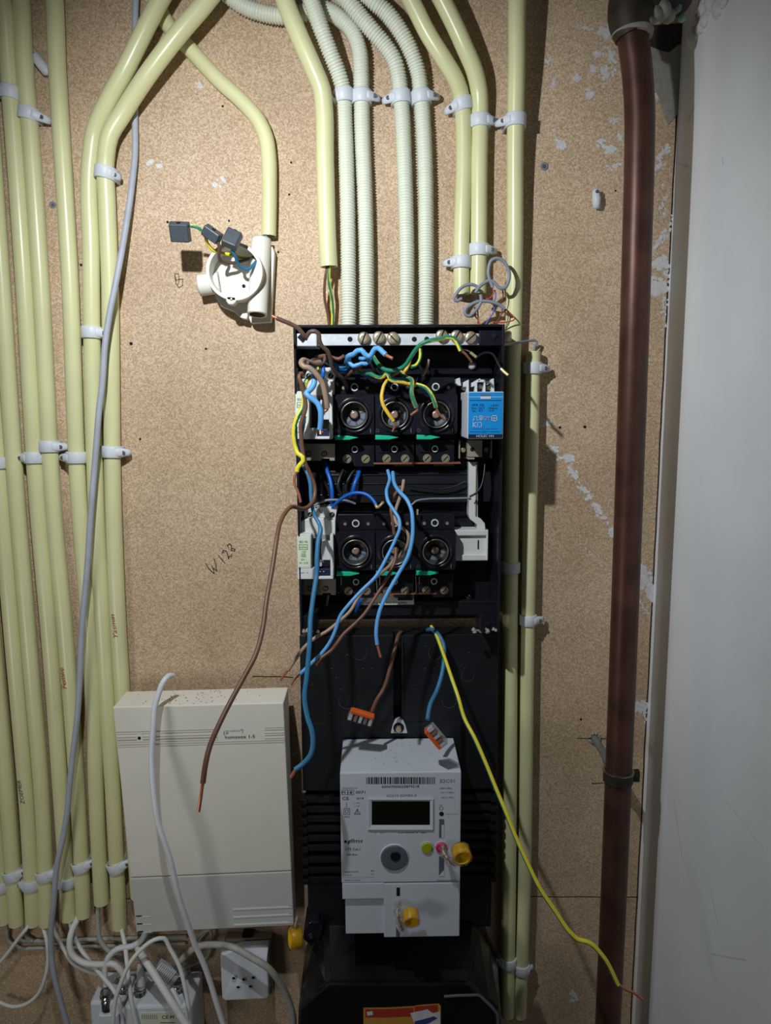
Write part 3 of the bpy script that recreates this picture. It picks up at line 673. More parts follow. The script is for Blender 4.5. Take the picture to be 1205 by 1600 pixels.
# ------------------------------------------------------------------ round junction box
t = thing('junction_box', P(375, 440, 0), 'opened round white junction box with open tube mouths', 'junction box')
c0 = P(366, 424, .043); ro, ri = 42.5*mpp(.043), 37.5*mpp(.043)
mb = MB(); mb.ring(Vector((c0.x, 0, c0.z)), FRONT, ri, ro, .010, .043, 'box_white', 48); mb.lathe(Vector((c0.x, -.010, c0.z)), FRONT, [(0, ro), (.009, ro)], 'box_white', 48)
mb.lathe(Vector((c0.x+.004, -.019, c0.z-.004)), FRONT, [(0, ri*.78), (.0018, ri*.76)], 'box_white', 40)
cup = mb.build('cup', t, .0005)
mb = MB(); mb.lathe(P(381, 447, .0212), FRONT, [(0, .0019), (.0004, .0019)], 'dark_hole', 12); mb.build('screw_hole', cup)
mb = MB(); mb.pxprism([(353, 462), (369, 462), (370, 470), (365, 476), (357, 476), (353, 470)], .030, .043, 'box_white'); lg = mb.build('lid_lug', t, .0015)
mb = MB(); mb.lathe(P(361.5, 467, .043), FRONT, [(0, .0017), (.0004, .0017)], 'dark_hole', 14); mb.lathe(P(361.5, 467, .0434), FRONT, [(0, .001), (.0003, .001)], 'steel_dull', 12); mb.build('lid_screw', lg)
def mouth(A, B, r, name):
    mb = MB(); d = B-A; L = d.length
    mb.lathe(A, d, [(0, r), (L, r)], 'box_white', 28, cap=False); mb.ring(A, d, r*.8, r, L-.001, L, 'box_white', 28)
    mb.lathe(A, d, [(L-.015, r*.8), (L, r*.8)], 'taupe', 28, cap=False); mb.lathe(A, d, [(L-.016, r*.8), (L-.0155, r*.8)], 'taupe', 28)
    mb.ring(A, d, r*.8, r, 0, .001, 'box_white', 28)
    return mb.build(name, t)
mouth(P(408.5, 374, .013), P(402, 492, .030), .0104, 'through_tube')
mouth(P(345, 441, .016), P(311, 446, .016), .0112, 'side_tube')
mb = MB(); mb.pxprism([(411, 385), (426, 385), (429, 395), (423, 503), (392, 505), (386, 490)], 0, .013, 'box_white')
mb.pxprism([(336, 462), (346, 479), (364, 486), (377, 497), (386, 499), (392, 470), (380, 455), (345, 450)], 0, .018, 'box_white'); mb.build('back_shell', t, .001)

def termblock(cx, cy, h, ux, uy, w_, l_, d_, label, tiltv=.45):
    t = thing('push_connector', P(cx, cy, h), label, 'wire connector', 'grey push-in connectors at the junction box')
    ax = Vector((ux, 0, -uy)).normalized(); ay = Vector((uy, 0, ux)).normalized()
    az = (FRONT + ay*tiltv).normalized(); ay = az.cross(ax).normalized()
    mb = MB(); mb.obox(P(cx, cy, h), ax*w_/2, ay*l_/2, az*d_/2, 'terminal_grey', .9); mb.build('housing', t, .0012)
    mb = MB(); mb.obox(P(cx, cy, h) + ay*(l_*.5-.0008) + az*.001, ax*.0016, ay*.0010, az*.0016, 'dark_hole'); mb.build('test_slot', t)
    return t
termblock(281, 363, .062, 1, .03, .0205, .0195, .009, 'grey square connector hanging furthest left on the yellow-green wire', -.5)
termblock(331, 366, .062, .82, .57, .0195, .0115, .0105, 'grey connector with a dark slot, middle one of the three at the junction box', -.4)
termblock(362.5, 373, .066, .92, .4, .0165, .0185, .0095, 'grey connector right one of the three, over the rim of the junction box', .35)

# ------------------------------------------------------------------ wires
def wire(pts, r, m, label, m2=None, ends=(), group='loose wires in and around the fuse box', step=.0022, twist=28, split=.45, end_mat='copper', end_r=.62, phase=0, name='electrical_wire'):
    """pts: (x, y, h); ends: list of pixel paths of stripped copper"""
    p = path(pts, step); t = thing(name, p[0], label, 'wire', group)
    mb = MB(); mb.tube(p, r, m, 22 if m2 else 12, m2=m2, twist=twist*.55 if m2 else 0, split=split, phase=phase); mb.build('insulation', t)
    for e in ends:
        mb = MB(); mb.tube(path(e, .0015), (r(99) if callable(r) else r)*end_r, end_mat, 10); mb.build('bare_end', t, label='bare copper end' if end_mat == 'copper' else 'gold coloured ferrule')
    return t
# -- at the junction box
JG = 'wires of the round junction box'
wire([(298, 353, .062), (306, 354, .062), (314, 360, .06), (321, 370, .056), (324, 380, .05), (332, 390, .045), (345, 395, .04), (360, 398, .036), (375, 402, .03), (392, 404, .026), (400, 404, .022)], .0017, 'ins_yellow', 'yellow and green wire from the far left connector into the junction box', 'ins_green', group=JG, split=.3)
wire([(340, 378, .062), (343, 386, .06), (342, 398, .055), (344, 407, .05), (352, 410, .044), (364, 411, .04), (378, 408, .034), (398, 402, .024)], .0017, 'ins_darkbrown', 'brown wire looping from the middle connector inside the junction box', group=JG)
wire([(362, 390, .062), (367, 398, .058), (371, 410, .05), (378, 419, .044), (386, 421, .04), (396, 414, .032), (402, 406, .024)], .0017, 'ins_midblue', 'dark blue wire looping from the right connector inside the junction box', group=JG)
wire([(416, 360, .0085), (416, 369, .012), (412, 378, .02)], .0016, 'ins_blue', 'short blue wire between the diagonal conduit and the junction box', group=JG)
wire([(413, 360, .0085), (412, 370, .010), (409, 378, .018)], .0015, 'ins_darkbrown', 'short dark wire between the diagonal conduit and the junction box', group=JG)
# -- from the bent conduit into the box
wire([(512, 412, .021), (510, 424, .021), (507.5, 442, .018), (507.5, 467, .012), (512, 490, .008), (516, 520, .006)], .0015, 'ins_brown', 'brown wire dropping from the bent conduit into the fuse box')
wire([(515, 412, .021), (514, 424, .023), (514, 440, .022), (518, 462, .018), (520, 490, .012), (519, 520, .008)], .0019, 'ins_yellow', 'yellow and green wire dropping from the bent conduit into the fuse box', 'ins_green', split=.2, twist=6)
# -- grey coils on the right above the box
CG = 'coiled grey bell wires above the fuse box'
g5 = lambda L, h: [(690 + x/7.53, 360 + y/7.53, h) for x, y in L]
wire(g5([(240, 800), (165, 830), (148, 800), (170, 755), (240, 670), (330, 635), (400, 650), (440, 690)], .03), .0017, 'ins_bellgrey', 'grey bell wire curl ending lowest left under the pair of conduits', group=CG)
wire(g5([(400, 735), (425, 690), (500, 620), (570, 590), (630, 620), (690, 680), (740, 680), (785, 610), (797, 500), (770, 420), (715, 350), (650, 327), (590, 350), (558, 430), (552, 520), (570, 590), (592, 640), (600, 670)], .036), .0018, 'ins_bellgrey', 'grey bell wire in a tall egg-shaped loop', group=CG)
wire(g5([(460, 755), (468, 820), (440, 890), (390, 955), (320, 1010), (280, 990), (275, 945), (340, 880), (420, 840), (510, 832), (600, 845), (680, 875), (742, 925)], .034), .0018, 'ins_bellgrey', 'grey bell wire in a flat loop just above the top edge of the fuse box', group=CG)
for L, m_, lb in [([(390, 900), (395, 1000), (440, 1075), (450, 1110)], 'ins_red', 'thin red wire at the left of the flat grey loop'), ([(425, 930), (430, 1000), (430, 1100)], 'ins_bellbrown', 'thin brown wire beside the thin red one'),
                  ([(625, 700), (640, 790), (615, 850), (620, 920), (590, 1000), (540, 1070), (520, 1110)], 'ins_violet', 'thin blue-violet wire between the grey loops'), ([(715, 930), (710, 980), (650, 1080), (640, 1110)], 'ins_bellbrown', 'thin brown wire, left of the two from the flat loop end'),
                  ([(745, 930), (745, 1000), (700, 1050), (650, 1080)], 'ins_bellbrown', 'thin brown wire, right of the two from the flat loop end'), ([(750, 925), (800, 965), (860, 1045), (770, 1078), (600, 1080)], 'ins_red', 'thin red-brown wire kinking over the long conduit'),
                  ([(605, 680), (610, 740), (560, 800), (500, 800)], 'ins_red', 'short thin red wire below the egg-shaped loop'), ([(640, 850), (700, 845), (725, 780), (720, 700)], 'ins_bellbrown', 'short thin brown wire inside the loops')]:
    wire(g5(L, .028), .0007, m_, lb, group=CG)
wire([(786, 538, .05), (795, 538, .04), (812, 535, .025), (828, 532.5, .014), (836, 532, .0115), (839, 534, .011), (836, 541, .0105), (835, 556, .0105)], .0014, 'ins_bellgrey', 'stiff grey wire bent over into the narrow conduit', group=CG)

# ------------------------------------------------------------------ fuse box
HR = .066
t = thing('fuse_box', P(625, 750, 0), 'open black fuse box tub with rim and rail screws', 'fuse box')
X0 = (P(458, 507, HR).x + P(469, 990, HR).x)/2; X1 = (P(788.5, 507, HR).x + P(781, 990, HR).x)/2
ZT = P(620, 507, HR).z; ZB = P(620, 990, HR).z; th = .0026
mb = MB(); mb.box((X0, -HR, ZB), (X0+th, -.001, ZT), 'black_plastic'); mb.build('side_wall', t, .0006)
mb = MB(); mb.box((X1-th, -HR, ZB), (X1, -.001, ZT), 'black_plastic')
mb.build('side_wall', t, .0006)
mb = MB(); mb.box((X0+th, -HR, ZT-th), (X1-th, -.001, ZT), 'black_plastic'); mb.build('top_wall', t, .0006)
zb2 = P(620, 968, .01).z
mb = MB(); mb.box((X0+th, -.008, zb2), (X1-th, -.003, ZT-th), 'black_plastic')
mb.box((X0+th, -.022, P(600, 785, .02).z), (X1-th, -.008, P(600, 735, .02).z), 'black_satin')
for y in (741, 755, 772): mb.pxbox(500, y, 740, y+1.6, .02, .0235, 'black_plastic')
mb.pxbox(480, 548, 770, 585, .006, .016, 'black_plastic'); mb.pxbox(480, 940, 770, 962, .006, .02, 'black_satin')
mb.build('back_plate', t, .0008)
mb = MB(); mb.lathe(P(732, 932, .01), FRONT, [(0, .0036), (.003, .0036), (.004, .002)], 'chrome', 16); mb.stroke([(729, 931), (735, 933)], .0145, 1, 'dark_hole'); mb.build('mounting_screw', t)
mb = MB(); mb.lathe(P(738, 571, .018), FRONT, [(0, .0045), (.002, .004), (.003, .002)], 'zinc', 18); mb.build('mounting_screw', t)
def corner(x0, y0, x1, y1, dx, dy, m_):
    mb = MB(); mb.pxbox(x0, y0, x1, y1, .012, HR-.004, m_); c_ = mb.build('corner_post', t, .0008)
    mb = MB()
    for r_, l_, mm in ((8.2, .0008, 'black_plastic'), (5.2, .0014, 'dark_hole')):
        q = P(dx, dy, HR-.004); k = r_*mpp(HR); fr = [q + RIGHT*k + FRONT*l_, q + UP*k + FRONT*l_, q - RIGHT*k + FRONT*l_, q - UP*k + FRONT*l_]
        mb.prism(fr, [p - FRONT*l_ for p in fr], mm)
    mb.build('diamond_hole', c_)
corner(463, 521, 495, 541, 473, 527, 'zinc'); corner(749, 516, 785, 540, 771, 524, 'black_plastic'); corner(472, 962, 496, 986, 484, 973, 'black_plastic'); corner(750, 962, 777, 986, 762, 973, 'black_plastic')
mb = MB(); mb.pxbox(560, 929, 647, 945, .008, .024, 'rcd_white'); mb.pxbox(622, 922, 645, 938, .02, .0262, 'black_satin')
mb.text('60 - 15 42  AC 50-60Hz', 604, 942, .024, 66, 'black_ink', 0, 3); mb.build('type_plate', t)
mb = MB()
for k in range(26):
    x = random.uniform(0, 1); yy = 985 + random.uniform(-3, 3); r_ = random.uniform(.001, .0028)
    mb.lathe(P(470+30*x if k % 2 else 738+42*x, yy, .055+random.random()*.01), UP, [(-.001, r_), (r_*.5, r_*.7), (r_, r_*.1)], 'paint_grey', 6)
mb.build('rubble', t, kind='stuff', label='grey crumbs in the lower corners')
# earth rail with screws
t = thing('earth_rail', P(620, 530, .06), 'bright metal terminal rail across the top of the fuse box', 'terminal rail')
hr = .056
mb = MB(); mb.pxbox(496, 521.5, 748, 539.5, hr-.004, hr, 'zinc'); mb.pxbox(496, 516.5, 748, 521, hr-.010, hr-.006, 'black_plastic'); mb.build('bar', t, .0004)
for x in (547, 647.5, 667): mb = MB(); mb.lathe(P(x, 530, hr), FRONT, [(0, .0026), (.0003, .0026)], 'dark_hole', 16); mb.build('empty_hole', t)
for x, y, a_ in [(568.5, 529, 70), (592, 528, 62), (614, 529, -45), (690, 525, 70), (713, 526, 60), (735, 528, 40)]:
    mb = MB(); c = P(x, y, hr); r_ = .0064; mb.lathe(c, FRONT, [(0, r_), (.004, r_), (.0052, r_*.8), (.0055, r_*.5)], 'brass', 20)
    sc = mb.build('screw', t, label='round brass slotted screw')
    mb = MB(); a_ = math.radians(a_); d_ = RIGHT*math.cos(a_) + UP*math.sin(a_); mb.obox(c + FRONT*.0055, d_*.0060, d_.cross(FRONT)*.0006, FRONT*.0003, 'dark_hole'); mb.build('slot', sc)
mb = MB(); mb.lathe(P(788, 526, .05), (1, 0, 0), [(0, .006), (.005, .0062), (.007, .005)], 'brass', 18); mb.build('side_screw', t, label='dull brass screw outside the right wall')

# ------------------------------------------------------------------ fuse holders
HM = .050      # face of the holder
def ring_hole(mb, x, y, h, r): mb.ring(P(x, y, h), FRONT, r*.68, r, 0, .0014, 'zinc', 20); mb.lathe(P(x, y, h), FRONT, [(0, r*.68), (.0002, r*.68)], 'dark_hole', 20)
fh = thing('fuse_holder', P(554, 650, .02), 'black round fuse holder, upper row, left one', 'fuse holder', 'black screw-in fuse holders')
mb = MB(); mb.pxprism([(525, 590), (583, 590), (586, 600), (586, 616), (522, 616), (522, 600)], .008, .036, 'black_plastic'); mb.build('upper_terminal', fh, .0007)
tp = fh.children[0]
mb = MB(); ring_hole(mb, 554, 605, .036, .0042); mb.build('test_socket', tp)
for x in (536, 573): mb = MB(); mb.lathe(P(x, 604.7, .036), FRONT, [(0, .0032), (.0003, .0032)], 'dark_hole', 14); mb.lathe(P(x+1, 606, .0364), FRONT, [(0, .0018), (.0003, .0018)], 'brass', 10); mb.build('terminal_screw', tp)
mb = MB()
# square front with a round opening
sq = [(521, 617), (586, 617), (586, 678), (521, 678)]; cc = P(553.5, 648.5, HM); n = 48
outer, inner = [], []
xs0, xs1, zs1, zs0 = P(521, 648, HM).x, P(586.5, 648, HM).x, P(553, 616, HM).z, P(553, 679, HM).z; R_ = 21*mpp(HM)
for i in range(n):
    a_ = 2*math.pi*i/n; dx, dz = math.cos(a_), math.sin(a_)
    k = min((xs1-cc.x)/dx if dx > 1e-6 else 9, (xs0-cc.x)/dx if dx < -1e-6 else 9, (zs1-cc.z)/dz if dz > 1e-6 else 9, (zs0-cc.z)/dz if dz < -1e-6 else 9)
    outer.append(Vector((cc.x+dx*k, -HM, cc.z+dz*k))); inner.append(Vector((cc.x+dx*R_*1.34, -HM, cc.z+dz*R_*1.34)))
lip = [cc + (p-cc)*.97 + FRONT*.0022 for p in inner]; lip2 = [cc + (p-cc)*.86 + FRONT*.002 for p in inner]; bow = [cc + (p-cc)*.76 - FRONT*.001 for p in inner]
mb.loft([[Vector((p.x, -.010, p.z)) for p in outer], outer, inner], 'black_plastic', False, cap=False)
mb.loft([inner, lip, lip2, bow], 'black_plastic', True, cap=False)
fb = mb.build('body', fh)
mb = MB(); mb.lathe(cc - FRONT*.002, FRONT, [(0, R_*.95), (.0045, R_*1.0), (.0056, R_*.99), (.006, R_*.95), (.0056, R_*.91), (-.004, R_*.86)], 'steel_dull', 40, cap=False); mb.build('threaded_ring', fb, label='shiny metal ring')
mb = MB(); mb.lathe(cc - FRONT*.010, FRONT, [(0, R_*.86), (.0004, R_*.86)], 'button_grey', 32); mb.lathe(cc - FRONT*.012, FRONT, [(.0, R_*.87), (.012, R_*.87)], 'black_gloss', 32, cap=False)
mb.lathe(cc - FRONT*.0096, FRONT, [(0, R_*.42), (.003, R_*.38), (.0032, R_*.3)], 'black_gloss', 24)
for k in range(5):
    a_ = math.radians(200 + 45*k); a2 = math.radians(232 + 45*k); pts = [cc + Vector((math.cos(q_)*r_, .0092, math.sin(q_)*r_)) for q_, r_ in ((a_, R_*.45), (a2, R_*.45), (a2, R_*.82), (a_, R_*.82))]
    mb.add(pts, [(0, 1, 2, 3)], 'taupe' if k == 4 else 'reflection_grey')  # pale wedges paint the reflections of the inner glass
mb.build('gauge_well', fb)
mb = MB(); mb.lathe(cc - FRONT*.0064, FRONT, [(0, R_*.3), (.0012, R_*.28), (.0016, R_*.2)], 'copper_contact', 20); mb.build('centre_contact', fb)
mb = MB(); mb.ring(P(526.5, 673, HM), FRONT, .0012, .0018, 0, .0003, 'steel_dull', 14); mb.stroke([(579, 670), (579, 676)], HM, .8, 'grey_ink'); mb.build('face_marks', fb)
mb = MB(); mb.pxprism([(523, 680), (545, 681), (560, 684), (545, 687.5), (523, 687.5)], .03, .053, 'green_lever'); mb.build('release_lever', fh, .0007, label='green release lever')
mb = MB(); mb.pxprism([(524, 689), (585, 689), (585, 729), (554, 729), (552, 722), (526, 722)], .008, .034, 'black_plastic'); mb.pxprism([(530, 693), (547, 693), (547, 708), (530, 708)], .034, .0355, 'black_plastic'); lt = mb.build('lower_terminal', fh, .0007)
mb = MB(); ring_hole(mb, 554.5, 702, .0345, .0036); mb.build('test_socket', lt)
for x in (542.5, 571.5):
    mb = MB(); c = P(x, 717, .0345); mb.ring(c, FRONT, .0038, .0046, 0, .0006, 'brass', 20); mb.lathe(c, FRONT, [(0, .0037), (.0005, .0034)], 'brass', 18); mb.obox(c + FRONT*.0007, (RIGHT+UP)*.0023, (RIGHT-UP)*.00035, FRONT*.0002, 'dark_hole')
    mb.build('terminal_screw', lt, label='brass terminal screw')
d1 = P(617, 648, HM) - P(553.5, 648, HM); d2 = P(682, 646, HM) - P(553.5, 648, HM); dn = P(555.5, 862, HM) - P(553.5, 648, HM)
d1.z = 0; d2.z = 0
for dl, lb in [(d1, 'black round fuse holder, upper row, middle one under the yellow-green wires'), (d2, 'black round fuse holder, upper row, right one beside the blue transformer'), (dn, 'black round fuse holder, lower row, left one'),
               (dn + d1, 'black round fuse holder, lower row, middle one behind blue and brown wires'), (dn + d2, 'black round fuse holder, lower row, right one beside the empty rail end')]:
    dup(fh, dl, lb)
# copper busbars under the holders
for (x0, y0, x1, y1, lb) in [(584, 722.5, 720, 725, 'thin copper bar below the upper row of fuse holders'), (584, 927, 682, 929, 'thin copper bar below the lower row of fuse holders')]:
    mb = MB(); mb.pxbox(x0, y0, x1, y1, .018, .0345, 'copper'); mb.build('busbar', label=lb, cat='busbar')

# ------------------------------------------------------------------ residual-current breakers
RC = .066
rc = thing('residual_current_breaker', P(493, 860, .02), 'white breaker in the lower row with a blue wire passing over it', 'circuit breaker', 'white earth-leakage breakers')
mb = MB()
mb.pxprism([(475, 799), (478, 793), (525, 791), (527, 795), (524, 813), (475, 813)], .012, .038, 'rcd_white')
mb.pxprism([(470, 815), (475, 812), (486, 810), (511, 810), (514, 813), (524, 813), (524, 836), (470, 836)], .012, .050, 'rcd_white')
up = mb.build('upper_housing', rc, .0007)
for x in (485, 519): mb = MB(); mb.lathe(P(x, 804, .0385), FRONT, [(0, .0028), (.0004, .0028)], 'dark_hole', 16); mb.obox(P(x, 804, .0392), (RIGHT+UP*1.4)*.0012, (RIGHT*1.4-UP)*.0003, FRONT*.0002, 'brass'); mb.build('terminal_screw', up)
mb = MB(); mb.stroke([(498, 796), (500, 800), (503, 801)], .0385, .9, 'black_ink'); mb.text('CS', 502, 799, .0385, 5, 'black_ink'); mb.build('pen_mark', up)
mb = MB()
mb.pxprism([(464, 838), (469, 834), (486, 836), (486, 889), (465, 889)], .012, RC, 'rcd_white'); mb.pxbox(516, 836, 521, 890, .012, RC, 'rcd_white'); mb.pxbox(464.5, 889, 498, 905, .012, RC, 'rcd_white')
mb.pxbox(498, 901, 521, 905, .012, RC, 'rcd_white'); mb.pxbox(516.5, 889, 521, 901, .012, RC, 'rcd_white'); mb.pxbox(486, 836, 516, 889, .012, .050, 'taupe'); mb.pxbox(498, 889, 517, 901, .012, RC-.004, 'navy')
fr_ = mb.build('face', rc, .0006)
mb = MB(); mb.pxbox(465.5, 838.5, 484, 886, RC, RC+.0003, 'label_green')
for s_, y, w_ in [('BD 42', 846.5, 13), ('KEMA', 855, 12), ('I  N=25A', 862, 8), ('220/380V', 866, 8), ('40-400Hz', 869, 8), ('25A ~', 874, 9), ('40 / 0.03', 879.5, 14)]: mb.text(s_, 474.5, y, RC+.0003, w_, 'label_ink' if s_ != 'BD 42' else 'green_ink', 0, 3.2 if s_ != 'BD 42' else 3.6)
for a_ in (([(467.5, 851), (480.5, 851), (480.5, 858.5), (467.5, 858.5), (467.5, 851)]),): mb.stroke(a_, RC+.0003, .7, 'label_ink')
mb.text('HOLEC', 472, 895, RC, 8, 'black_ink', 0, 1.8); mb.text('HH', 480.5, 895, RC, 3.2, 'red_ink', 0, 1.8); mb.build('printed_label', fr_, label='pale green printed label')
mb = MB(); mb.pxbox(490, 841, 503, 884, .050, .0508, 'dark_hole'); mb.pxprism([(503, 846), (516, 846), (516, 875), (503.5, 875), (502, 865), (502, 855)], .050, .062, 'white_plastic'); mb.pxbox(499, 878, 503, 885, .05, .060, 'white_plastic'); mb.build('toggle', rc, .0012)
mb = MB(); mb.text('- -', 503, 893, RC-.004, 8, 'white_plastic', 0, 1); mb.build('window_marks', fr_)
mb = MB(); mb.pxprism([(471.5, 905), (525, 905), (525, 930), (517, 930), (517, 927), (504, 927), (504, 930), (471.5, 930)], .012, .040, 'taupe'); lo = mb.build('lower_housing', rc, .0007)
for x in (485, 509):
    mb = MB(); mb.lathe(P(x, 919.5, .0402), FRONT, [(0, .0029), (.0003, .0029)], 'dark_hole', 18); mb.lathe(P(x, 919.5, .0405), FRONT, [(0, .0020), (.0003, .0020)], 'brass', 16); mb.obox(P(x, 919.5, .0409), UP*.0019, RIGHT*.0003, FRONT*.0002, 'dark_hole'); mb.build('terminal_screw', lo)
dr = P(460.5, 613, RC) - P(464, 836, RC)
dup(rc, dr, 'white breaker in the upper row mostly hidden by brown, blue and yellow wires')

# ------------------------------------------------------------------ bell transformer
HT = .092
t = thing('bell_transformer', P(755, 650, .02), 'white bell transformer with a bright blue label', 'transformer')
mb = MB(); mb.pxbox(731, 612, 787, 686, .03, HT, 'white_plastic'); bd = mb.build('body', t, .0012)
mb = MB(); mb.pxbox(732, 613, 785.5, 684.5, HT, HT+.0004, 'blue_label'); mb.pxbox(732, 678.5, 785, 684.5, HT+.0004, HT+.0006, 'navy'); h_ = HT+.0006
mb.stroke([(732, 620.3), (786, 620.3)], h_, .7, 'white_plastic'); mb.pxbox(751, 617, 767, 623, HT+.0004, HT+.0007, 'white_plastic'); mb.pxbox(751, 616.5, 767, 619, HT+.0004, HT+.0009, 'button_grey')
mb.text('HTR 102', 747, 632.8, h_, 19, 'navy', 0, 3.6); mb.text('Prim.: 220 V', 747, 637.6, h_, 20, 'navy', 0, 3); mb.text('Sec.:  8 V', 746, 641.6, h_, 17, 'navy', 0, 3)
mb.text('1 INTV', 773, 633.5, h_, 12, 'navy', 0, 3); mb.text('50/60 Hz', 770.5, 637.8, h_, 14, 'navy', 0, 2.8); mb.text('1,0 A', 767.5, 641.8, h_, 9, 'navy', 0, 3)
mb.stroke([(734, 625.5), (783, 625.5)], h_, .6, 'navy'); mb.stroke([(734, 674.5), (752, 674.5)], h_, .5, 'navy'); mb.stroke([(764, 674.5), (781, 674.5)], h_, .5, 'navy')
mb.text('Geschikt voor enige minuten', 757.5, 670, h_, 39, 'navy', 0, 1.9); mb.text('230 V', 757.5, 674.5, h_, 9, 'navy', 0, 2.6); mb.text('HOLEC HH', 758, 681.2, h_+.0003, 27, 'white_plastic', 0, 3.6)
def rr(pts, w_=.9): mb.stroke(pts, h_, w_, 'white_plastic')
for k in (768.5,): rr([(k, 649.5), (k+8, 649.5), (k+8, 657.5), (k, 657.5), (k, 649.5)]); rr([(k+2.5, 652), (k+5.5, 652), (k+5.5, 655), (k+2.5, 655), (k+2.5, 652)], .8)
for cx in (759, 762.5): rr([(cx+3*math.cos(q_), 653.5+2.6*math.sin(q_)) for q_ in [i*.6 for i in range(12)]], .7)
rr([(739, 656.5), (741.5, 656.5), (740, 653), (741, 651), (744, 650.5), (746.5, 652), (745, 654.5), (746, 656.5), (748, 656.5)], .8); rr([(749, 650), (749, 653), (752, 657), (755, 653), (755, 650), (749, 650)], .7); rr([(751, 652), (753.5, 652), (752, 654.5)], .7)
rr([(739.5, 660), (739.5, 667)], .9); rr([(744, 660), (740, 663.5), (744, 667)], .9); rr([(746.5, 660), (746.5, 667)], .7); rr([(748.5, 660), (752.5, 660), (752.5, 667), (748.5, 667)], .7)
mb.build('blue_label', bd, label='bright blue printed label')
mb = MB()
for x, y in [(715, 590), (726, 594), (735, 597), (741, 592), (757, 595), (765, 590)]: pass
for pl in ([(713, 592), (719, 590), (721, 603), (716, 602), (713, 599)], [(724, 598), (733, 593), (733, 613), (729, 613), (729, 604), (724, 605)], [(737, 599), (751, 591), (751, 595), (746, 598), (746, 613), (742, 613), (742, 603), (737, 605)], [(747, 593), (759, 593), (759, 613), (755, 613), (757, 597), (747, 597)], [(761, 597), (772, 591), (773, 613), (768, 613), (768, 598), (761, 602)]):
    mb.pxprism(pl, .03, .052, 'white_plastic')
tt_ = mb.build('terminal_fins', t, .0005)
for x, y in [(724, 606), (750, 604), (763, 606)]: mb = MB(); mb.lathe(P(x, y, .04), FRONT, [(0, .0026), (.003, .0026), (.0036, .002)], 'brass', 14); mb.build('terminal_screw', tt_)
mb = MB(); mb.pxbox(718, 688, 769, 717, .012, .030, 'black_satin'); mb.pxbox(718, 688, 719.3, 717, .03, .04, 'taupe'); mb.pxbox(768, 688, 769.3, 717, .03, .04, 'taupe'); mb.pxbox(731, 688, 754, 714, .03, .044, 'taupe'); mb.pxbox(731, 715, 742, 718, .03, .044, 'taupe'); lw = mb.build('lower_terminal', t, .0005)
mb = MB(); mb.lathe(P(738, 702, .0442), FRONT, [(0, .0022), (.0003, .0022)], 'dark_hole', 14); mb.build('screw_hole', lw)
for x in (723.5, 759): mb = MB(); mb.lathe(P(x, 703, .034), FRONT, [(0, .0028), (.003, .0028), (.0035, .002)], 'brass', 14); mb.build('terminal_screw', lw)
# rail pieces at the right
t = thing('wire_duct', P(745, 780, .01), 'upright grey-white duct strip hooking onto the rail end', 'wire duct')
mb = MB(); mb.pxprism([(733, 722), (747, 722), (747, 808), (752, 811), (758, 818), (759, 828), (746, 828), (746, 820), (735, 812), (733, 806)], .012, .034, 'rcd_white'); mb.pxbox(743, 724, 745, 806, .034, .036, 'taupe'); mb.build('strip', t, .0008)
t = thing('rail_end', P(737, 852, .02), 'empty off-white mounting rail end right of the lower fuse holders', 'mounting rail')
mb = MB(); mb.pxbox(708, 828, 763, 876.5, .012, .034, 'rcd_white'); pl_ = mb.build('plate', t, .001)
mb = MB(); mb.pxbox(710, 828.5, 762, 837, .034, .038, 'rcd_white'); mb.pxbox(710, 867, 762, 876, .034, .037, 'rcd_white'); mb.pxbox(760, 829, 763, 876, .034, .038, 'rcd_white'); mb.build('edges', t, .0008)
mb = MB(); mb.pxbox(746.5, 844, 748.5, 858, .034, .0345, 'dark_hole'); mb.build('slot', pl_)
cable('bell_wire', [(758, 725, .035), (756, 745, .04), (752, 760, .042), (745, 770, .044), (734, 776, .044)], .0012, 'ins_black', 'thin black wire looping around the upright duct strip', 'wire')
cable('bell_wire', [(728, 752, .03), (710, 760, .03), (690, 764, .03), (665, 762, .03), (636, 758, .03)], .001, 'ins_black', 'thin black wire lying between the two rows of fuse holders', 'wire')
cable('bell_wire', [(642, 790, .045), (650, 783, .045), (665, 780, .04), (700, 779, .035), (735, 778, .035)], .001, 'ins_bellgrey', 'thin grey wire lying above the lower right fuse holder', 'wire')

# ------------------------------------------------------------------ wires in front of the fuse box
# left bundle
wire([(432, 497, .105), (442, 501, .104), (454, 506, .102), (466, 513, .1), (475, 524, .098), (479, 529, .096), (480, 524, .096), (484, 519, .097), (492, 517.5, .098), (498, 521, .097), (499, 530, .096), (502, 539, .094), (512, 549, .09), (516, 559, .086), (519, 573, .08), (526, 584, .072), (535, 591, .064), (540, 600, .052), (541.5, 610, .038)], .0021, 'ins_darkbrown',
     'dark brown wire looping from outside the top left corner into the first fuse holder', ends=[[(433, 497.3, .105), (428, 495, .105), (425, 493.5, .105)]])
wire([(500, 566, .07), (490, 568, .078), (481, 565, .086), (473, 563, .094), (470.5, 567, .098), (475, 573, .1), (481, 574, .1), (490, 580, .099), (497, 588, .098), (504, 599, .096), (508, 614, .094), (510.5, 628, .092), (511.5, 637, .09)], .0027, 'ins_tan',
     'thick tan-brown wire ending over the upper breaker with its cut end facing down', ends=[[(511.5, 636, .09), (511, 640, .09), (508, 642.5, .09)]])
